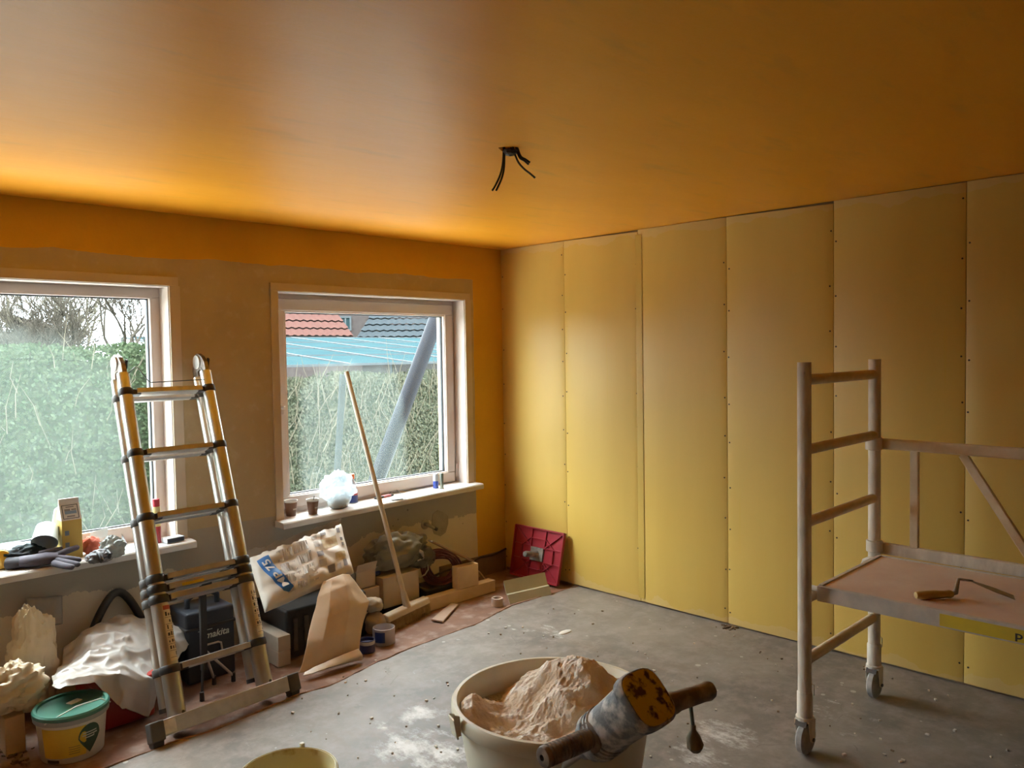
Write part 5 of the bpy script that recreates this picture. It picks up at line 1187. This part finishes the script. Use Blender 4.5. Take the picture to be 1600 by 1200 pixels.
q = MB(); f = sack_fn(c, .010, 63, .008, 8); q.surf(lambda u, v: f(u, v), 24, 14); tag(q.build('pale_blue_film', thin('pale_blue_film', (.50, .64, .66), (.44, .58, .60), .3, .4), smooth=60, solid=.001), 'pale blue plastic film spread on the sill behind the dark cloth', 'film')
a = SP(2, 890, .0); a.y = max(a.y, -.07)
yr = thing('yellow_tape_reel', a, 'round yellow reel with a black edge beside the work glove on the sill', 'reel')
q = MB(); ax2 = (V((CAM.x, CAM.y, 0))-V((a.x, a.y, 0))).normalized(); q.lathe(a+V((0, 0, .046))-ax2*.018, [(0, 0), (.036, 0), (.042, .004), (.042, .030), (.036, .034), (0, .036)], 28, axis=ax2); q.build('reel', mat('orange_yellow_plastic', (.66, .36, .03), rough=.4), yr, smooth=40)
q = MB(); q.lathe(a+V((0, 0, .046))-ax2*.010, [(.0425, 0), (.045, .002), (.045, .008), (.0425, .010)], 28, axis=ax2); q.build('edge_band', M_BLK, yr, smooth=40)
# overturned white cup
a = Yp(74, 824, .060); b_ = Yp(70, 846, .005)
wc = thing('white_cup', V((a.x, .03, ZS)), 'white plastic beaker lying tipped over beside the yellow carton', 'cup')
ax3 = (b_-a).normalized(); l3 = .085
q = MB(); q.lathe(a, [(0, 0), (.044, 0), (.047, .003), (.055, l3), (.0565, l3+.003), (.054, l3+.003), (.050, l3-.02), (.044, .008), (0, .006)], 32, axis=ax3); q.build('beaker', mat('white_beaker_plastic', (.56, .62, .64), (.50, .56, .58), .4, scale=6), wc, smooth=40)
q = MB(); q.span((a.x-.05, .02, ZS+.001), (a.x+.06, .085, ZS+.042)); tag(q.build('sponge_block', mat('grey_blue_sponge', (.36, .44, .46), (.30, .37, .40), .9, scale=30, bmp=.4), smooth=0, bevel=.006), 'grey-blue sponge block under the tipped white beaker', 'sponge')
# yellow carton with gable top
a = Zp(99, 868, ZS); 
yc = thing('yellow_carton', V((-2.82, .0, ZS)), 'tall yellow carton with a white printed gable top on the sill', 'carton')
xa, xb, ya, yb = -2.883, -2.797, -.020, .060; zt = ZS+.185
M_YC = mat('yellow_carton_board', (.50, .35, .08), (.44, .30, .06), .6, scale=5)
q = MB(); q.span((xa, ya, ZS+.001), (xb, yb, zt)); q.build('body', M_YC, yc, smooth=0, bevel=.002)
M_YW = mat('white_carton_print', (.58, .52, .46), (.50, .44, .38), .6, scale=10)
q = MB(); ym = (ya+yb)/2; q.add([(xa, ya, zt), (xb, ya, zt), (xb, yb, zt), (xa, yb, zt), (xa, ym-.004, zt+.075), (xb, ym-.004, zt+.075), (xb, ym+.004, zt+.075), (xa, ym+.004, zt+.075)], [(0, 1, 5, 4), (2, 3, 7, 6), (1, 2, 6, 5), (3, 0, 4, 7), (4, 5, 6, 7)]); tpp = q.build('gable_top', M_YW, yc, smooth=0)
q = MB(); q.span((xa, ym-.004, zt+.075), (xb, ym+.004, zt+.098)); q.build('top_fin', M_YW, yc, smooth=0, bevel=.001)
def gp_(u, v, o=.001):
    p = V((xa, ya, zt)).lerp(V((xb, ya, zt)), u).lerp(V((xa, ym-.004, zt+.075)).lerp(V((xb, ym-.004, zt+.075)), u), v); return p+V((0, -.9, .45))*o
for (u0, u1, v0, v1_, m_) in ((.10, .90, .08, .12, M_INK), (.10, .90, .86, .90, M_INK), (.10, .14, .10, .88, M_INK), (.86, .90, .10, .88, M_INK), (.22, .80, .36, .54, mat('blue_grey_print', (.16, .22, .30), rough=.6)), (.22, .50, .54, .66, M_GPR2), (.56, .80, .56, .64, M_GPR2), (.30, .70, .74, .80, M_GPR2), (.30, .70, .18, .26, M_GPR2)):
    q = MB(); q.surf(lambda u, v: gp_(u0+(u1-u0)*u, v0+(v1_-v0)*v), 1, 1); q.build('print', m_, tpp, smooth=0)
for k in range(2):
    q = MB(); z_ = ZS+.115-k*.055; q.span((xa+.012, ya-.0008, z_), (xa+.030, ya, z_+.022)); q.build('print', mat('blue_grey_print', (.16, .22, .30)), yc, smooth=0)
# sheet of paper behind the carton
c = [Yp(78, 838, .085), Yp(98, 840, .085), Yp(98, 786, .10), Yp(84, 796, .10)]
q = MB(); f = sack_fn(c, .003, 71, .006, 12); q.surf(lambda u, v: f(u, v), 12, 16); tag(q.build('paper_slip', thin('white_paper_slip', (.56, .54, .50), (.50, .48, .44), .3, .6), smooth=60, solid=.0008), 'creased white paper slip leaning against the pane behind the yellow carton', 'paper')
# orange and grey gloves, crumpled bag, tag
q = MB(); blob(q, SP(155, 870, .026), (.052, .036, .028), 73, .25, 2.2, 40, 24, fold=.3); go_ = thing('orange_grey_glove', SP(155, 870, 0), 'balled orange and grey work gloves on the sill beside the yellow carton', 'glove')
q.build('grey_coating', mat('grey_rubber_coating', (.10, .10, .11), (.18, .17, .17), .6, scale=26), go_, smooth=60)
q = MB(); blob(q, SP(143, 852, .045), (.040, .040, .040), 75, .25, 2.2, 30, 20, fold=.2, flat=False); q.build('orange_knit', mat('orange_knit', (.50, .12, .07), (.40, .09, .05), .85, scale=30, bmp=.4), go_, smooth=60)
q = MB(); q.tube([SP(150, 862, .05), SP(157, 866, .048), SP(160, 873, .030), SP(158, 878, .01)], [.008, .010, .010, .006], 8); q.tube([SP(168, 860, .05), SP(172, 866, .04), SP(171, 872, .02)], [.007, .009, .006], 8); q.build('straps', M_BLK, go_, smooth=60)
q = MB(); blob(q, SP(176, 857, .045), (.050, .038, .048), 77, .3, 2.4, 40, 26, fold=.45); tag(q.build('crumpled_bag', thin('silvery_crumpled_bag', (.40, .43, .42), (.30, .31, .28), .25, .3, scale=14, bmp=.6, bscale=40), smooth=60), 'silvery crumpled plastic bag on the sill between the gloves and the ladder', 'bag')
c = [Yp(140, 846, .04), Yp(168, 838, .03), Yp(169, 824, .05), Yp(142, 832, .06)]
q = MB(); q.prism(c, (0, .001, .001)); tag(q.build('card_tag', mat('pale_card_tag', (.52, .58, .58), rough=.6), smooth=0), 'pale cardboard hang tag resting on the orange and grey gloves', 'tag')
c = [SP(190, 862, .002), SP(204, 860, .002), SP(190, 834, .055)]
q = MB(); q.prism(c, (.004, .006, 0)); tag(q.build('black_strap', M_BLK, smooth=0, bevel=.001), 'stiff black strap sticking up behind the silvery crumpled bag', 'strap')
# glue tube and small packet behind the ladder
a = on_sill(246, 848); a.y = max(a.y, -.02)
gt = thing('glue_tube', a, 'slim red and yellow tube with a red cap standing behind the ladder', 'tube')
q = MB(); q.lathe(a, [(0, 0), (.019, 0), (.019, .085), (0, .085)], 20); q.build('red_base', mat('dark_red_tube', (.34, .03, .03), rough=.4), gt, smooth=40)
q = MB(); q.lathe(a, [(0, .085), (.019, .085), (.019, .175), (.017, .185), (0, .185)], 20); q.build('yellow_body', mat('yellow_tube', (.56, .46, .06), (.60, .52, .30), .4, scale=20), gt, smooth=40)
q = MB(); q.lathe(a, [(0, .185), (.017, .185), (.017, .222), (0, .224)], 20); q.build('cap', mat('red_cap', (.42, .02, .04), rough=.4), gt, smooth=40)
a = on_sill(270, 848)
pk = thing('small_packet', a, 'small white packet with a dark side lying at the end of the sill', 'packet')
q = MB(); q.box(a+V((.01, .02, .014)), (.092, .056, .024), Matrix.Rotation(.10, 3, 'Z')); q.build('box', mat('white_packet', (.50, .52, .54), (.42, .44, .46), .5, scale=18), pk, smooth=0, bevel=.001)
q = MB(); q.box(a+V((.013, -.009, .014)), (.085, .002, .018), Matrix.Rotation(.10, 3, 'Z')); q.build('dark_print', mat('dark_blue_print', (.03, .04, .07), rough=.5), pk, smooth=0)

# ------------------------------------------------------------------ cables hanging from the ceiling
hc_ = Zp(796, 233, H); dep = (hc_-CAM).dot(fw)
def Dp(u, v, dd=0.0): return CAM+ray(u, v)*(dep+dd)
ce = thing('ceiling_cables', (hc_.x, hc_.y, H), 'black cable ends hanging from a ragged hole in the ceiling', 'cables')
q = MB(); blob(q, hc_+V((.002, -.002, -.010)), (.022, .022, .012), 81, .4, 2.5, 24, 14, flat=False, fold=.4); q.build('cable_knot', M_BLK, ce, smooth=60)
M_WIRE = mat('dark_red_brown_wire', (.035, .012, .008), (.02, .01, .01), .5, scale=30)
for pts_ in (((787, 236), (786, 252), (782, 272), (774, 290), (769, 298)), ((788, 236), (788, 256), (785, 275), (779, 290), (775, 298)), ((800, 235), (808, 250), (818, 263), (828, 271), (836, 278)), ((805, 234), (811, 245), (819, 251), (826, 257)), ((807, 233), (813, 243), (821, 249), (828, 254))):
    q = MB(); ctrl_ = [Dp(*p) for p in pts_]; ctrl_[0] = V((ctrl_[0].x, ctrl_[0].y, H+.02)); q.tube([crv(ctrl_, k/16) for k in range(17)], .0036, 8); q.build('wire', M_WIRE, ce, smooth=180)

# ------------------------------------------------------------------ radiator connection and mortar patch on the wall
a = Yp(664, 819, 0)
rv_ = thing('radiator_valve', (a.x, 0, a.z), 'capped radiator pipe stub sticking out of the wall under the sill', 'valve')
q = MB(); q.lathe(a+V((0, .001, 0)), [(.034, 0), (.034, .004), (.020, .008), (.014, .008)], 24, axis=(0, -1, 0)); q.build('rosette', mat('dusty_pipe_metal', (.40, .36, .28), (.30, .27, .20), .5, .5, scale=20), rv_, smooth=40)
q = MB(); q.tube([a, a+V((0, -.022, 0)), a+V((.006, -.032, -.004)), a+V((.052, -.040, -.032))], [.013, .013, .013, .009], 12); q.build('pipe_stub', MATS['dusty_pipe_metal'], rv_, smooth=60)
q = MB(); q.cyl(a+V((.046, -.039, -.028)), a+V((.066, -.043, -.040)), .011, n=12); q.build('end_cap', M_GREYP, rv_, smooth=40)
pts_ = [(676, 803), (684, 797), (692, 800), (700, 806), (700, 818), (696, 832), (688, 838), (678, 834), (674, 822)]
q = MB(); q.prism([Yp(u, v, -.0004) for u, v in pts_], (0, -.003, 0)); q.build('mortar_patch', mat('grey_mortar_patch', (.36, .32, .25), (.30, .27, .21), .85, scale=14, bmp=.2), wall_front, smooth=0)

# ------------------------------------------------------------------ crumbs on the floor
rr = random.Random(77)
chip = thing('plaster_flake', Zp(883, 988), 'white oval flake of dried plaster on the concrete behind the tub', 'flake'); 
p_ = Zp(883, 988, .0); q = MB(); q.lathe(p_+V((0, 0, .0005)), [(0, .006), (.03, .005), (.046, .003), (.05, 0)], 18, sx=1.0, sy=.45); q.build('flake', M_SACK, chip, smooth=60)
q = MB()
for k in range(130):
    u, v = rr.uniform(450, 1590), rr.uniform(960, 1195); p_ = Zp(u, v, 0)
    if p_.x > -.06 or p_.y > -.75: continue
    s_ = rr.uniform(.003, .009); q.box(p_+V((0, 0, s_*.4)), (s_*rr.uniform(.8, 2), s_, s_*.8), Matrix.Rotation(rr.uniform(0, 3), 3, 'Z'))
tag(q.build('plaster_crumbs', M_SACK, smooth=0), 'pale plaster crumbs scattered over the concrete floor', 'crumbs', kind='stuff')
q = MB()
for k in range(70):
    u, v = rr.uniform(450, 1400), rr.uniform(950, 1190); p_ = Zp(u, v, 0)
    if p_.x > -.06 or p_.y > -.75: continue
    s_ = rr.uniform(.003, .008); q.box(p_+V((0, 0, s_*.4)), (s_*rr.uniform(.8, 2), s_, s_*.8), Matrix.Rotation(rr.uniform(0, 3), 3, 'Z'))
for k in range(40):
    p_ = Zp(1140+rr.gauss(0, 7), 981+rr.gauss(0, 2.2), 0); p_.x = min(p_.x, -.012); s_ = rr.uniform(.004, .012); q.box(p_+V((0, 0, s_*.4)), (s_*rr.uniform(.8, 2), s_, s_*.8), Matrix.Rotation(rr.uniform(0, 3), 3, 'Z'))
for k in range(30):
    p_ = Zp(28+rr.gauss(0, 12), 1185+rr.gauss(0, 8), FZ); s_ = rr.uniform(.006, .016); q.box(p_+V((0, 0, s_*.4)), (s_*rr.uniform(.8, 2), s_, s_*.8), Matrix.Rotation(rr.uniform(0, 3), 3, 'Z'))
tag(q.build('dirt_crumbs', mat('brown_dirt', (.14, .09, .05), (.24, .17, .10), .9, scale=30), smooth=0), 'brown dirt crumbs scattered on the floor', 'crumbs', kind='stuff')

GROUPS = {'bare_tree': 'bare trees behind the hedge', 'hedge': 'garden hedges', 'paper_cup': 'paper cups on the sill', 'stacked_timber': 'pale timbers stacked by the ladder', 'beige_sack': 'beige cloth bundles', 'crumpled_paper': 'crumpled cream paper by the pine timber', 'carton': 'cardboard cartons under the sill', 'red_roof_house': 'houses beyond the garden', 'slate_roof_house': 'houses beyond the garden', 'brick_house': 'houses beyond the garden', 'pink_roof_house': 'houses beyond the garden'}
for o in list(scene.objects):
    if o.parent is None and o.name.split('.')[0] in GROUPS and 'category' in o: o['group'] = GROUPS[o.name.split('.')[0]]
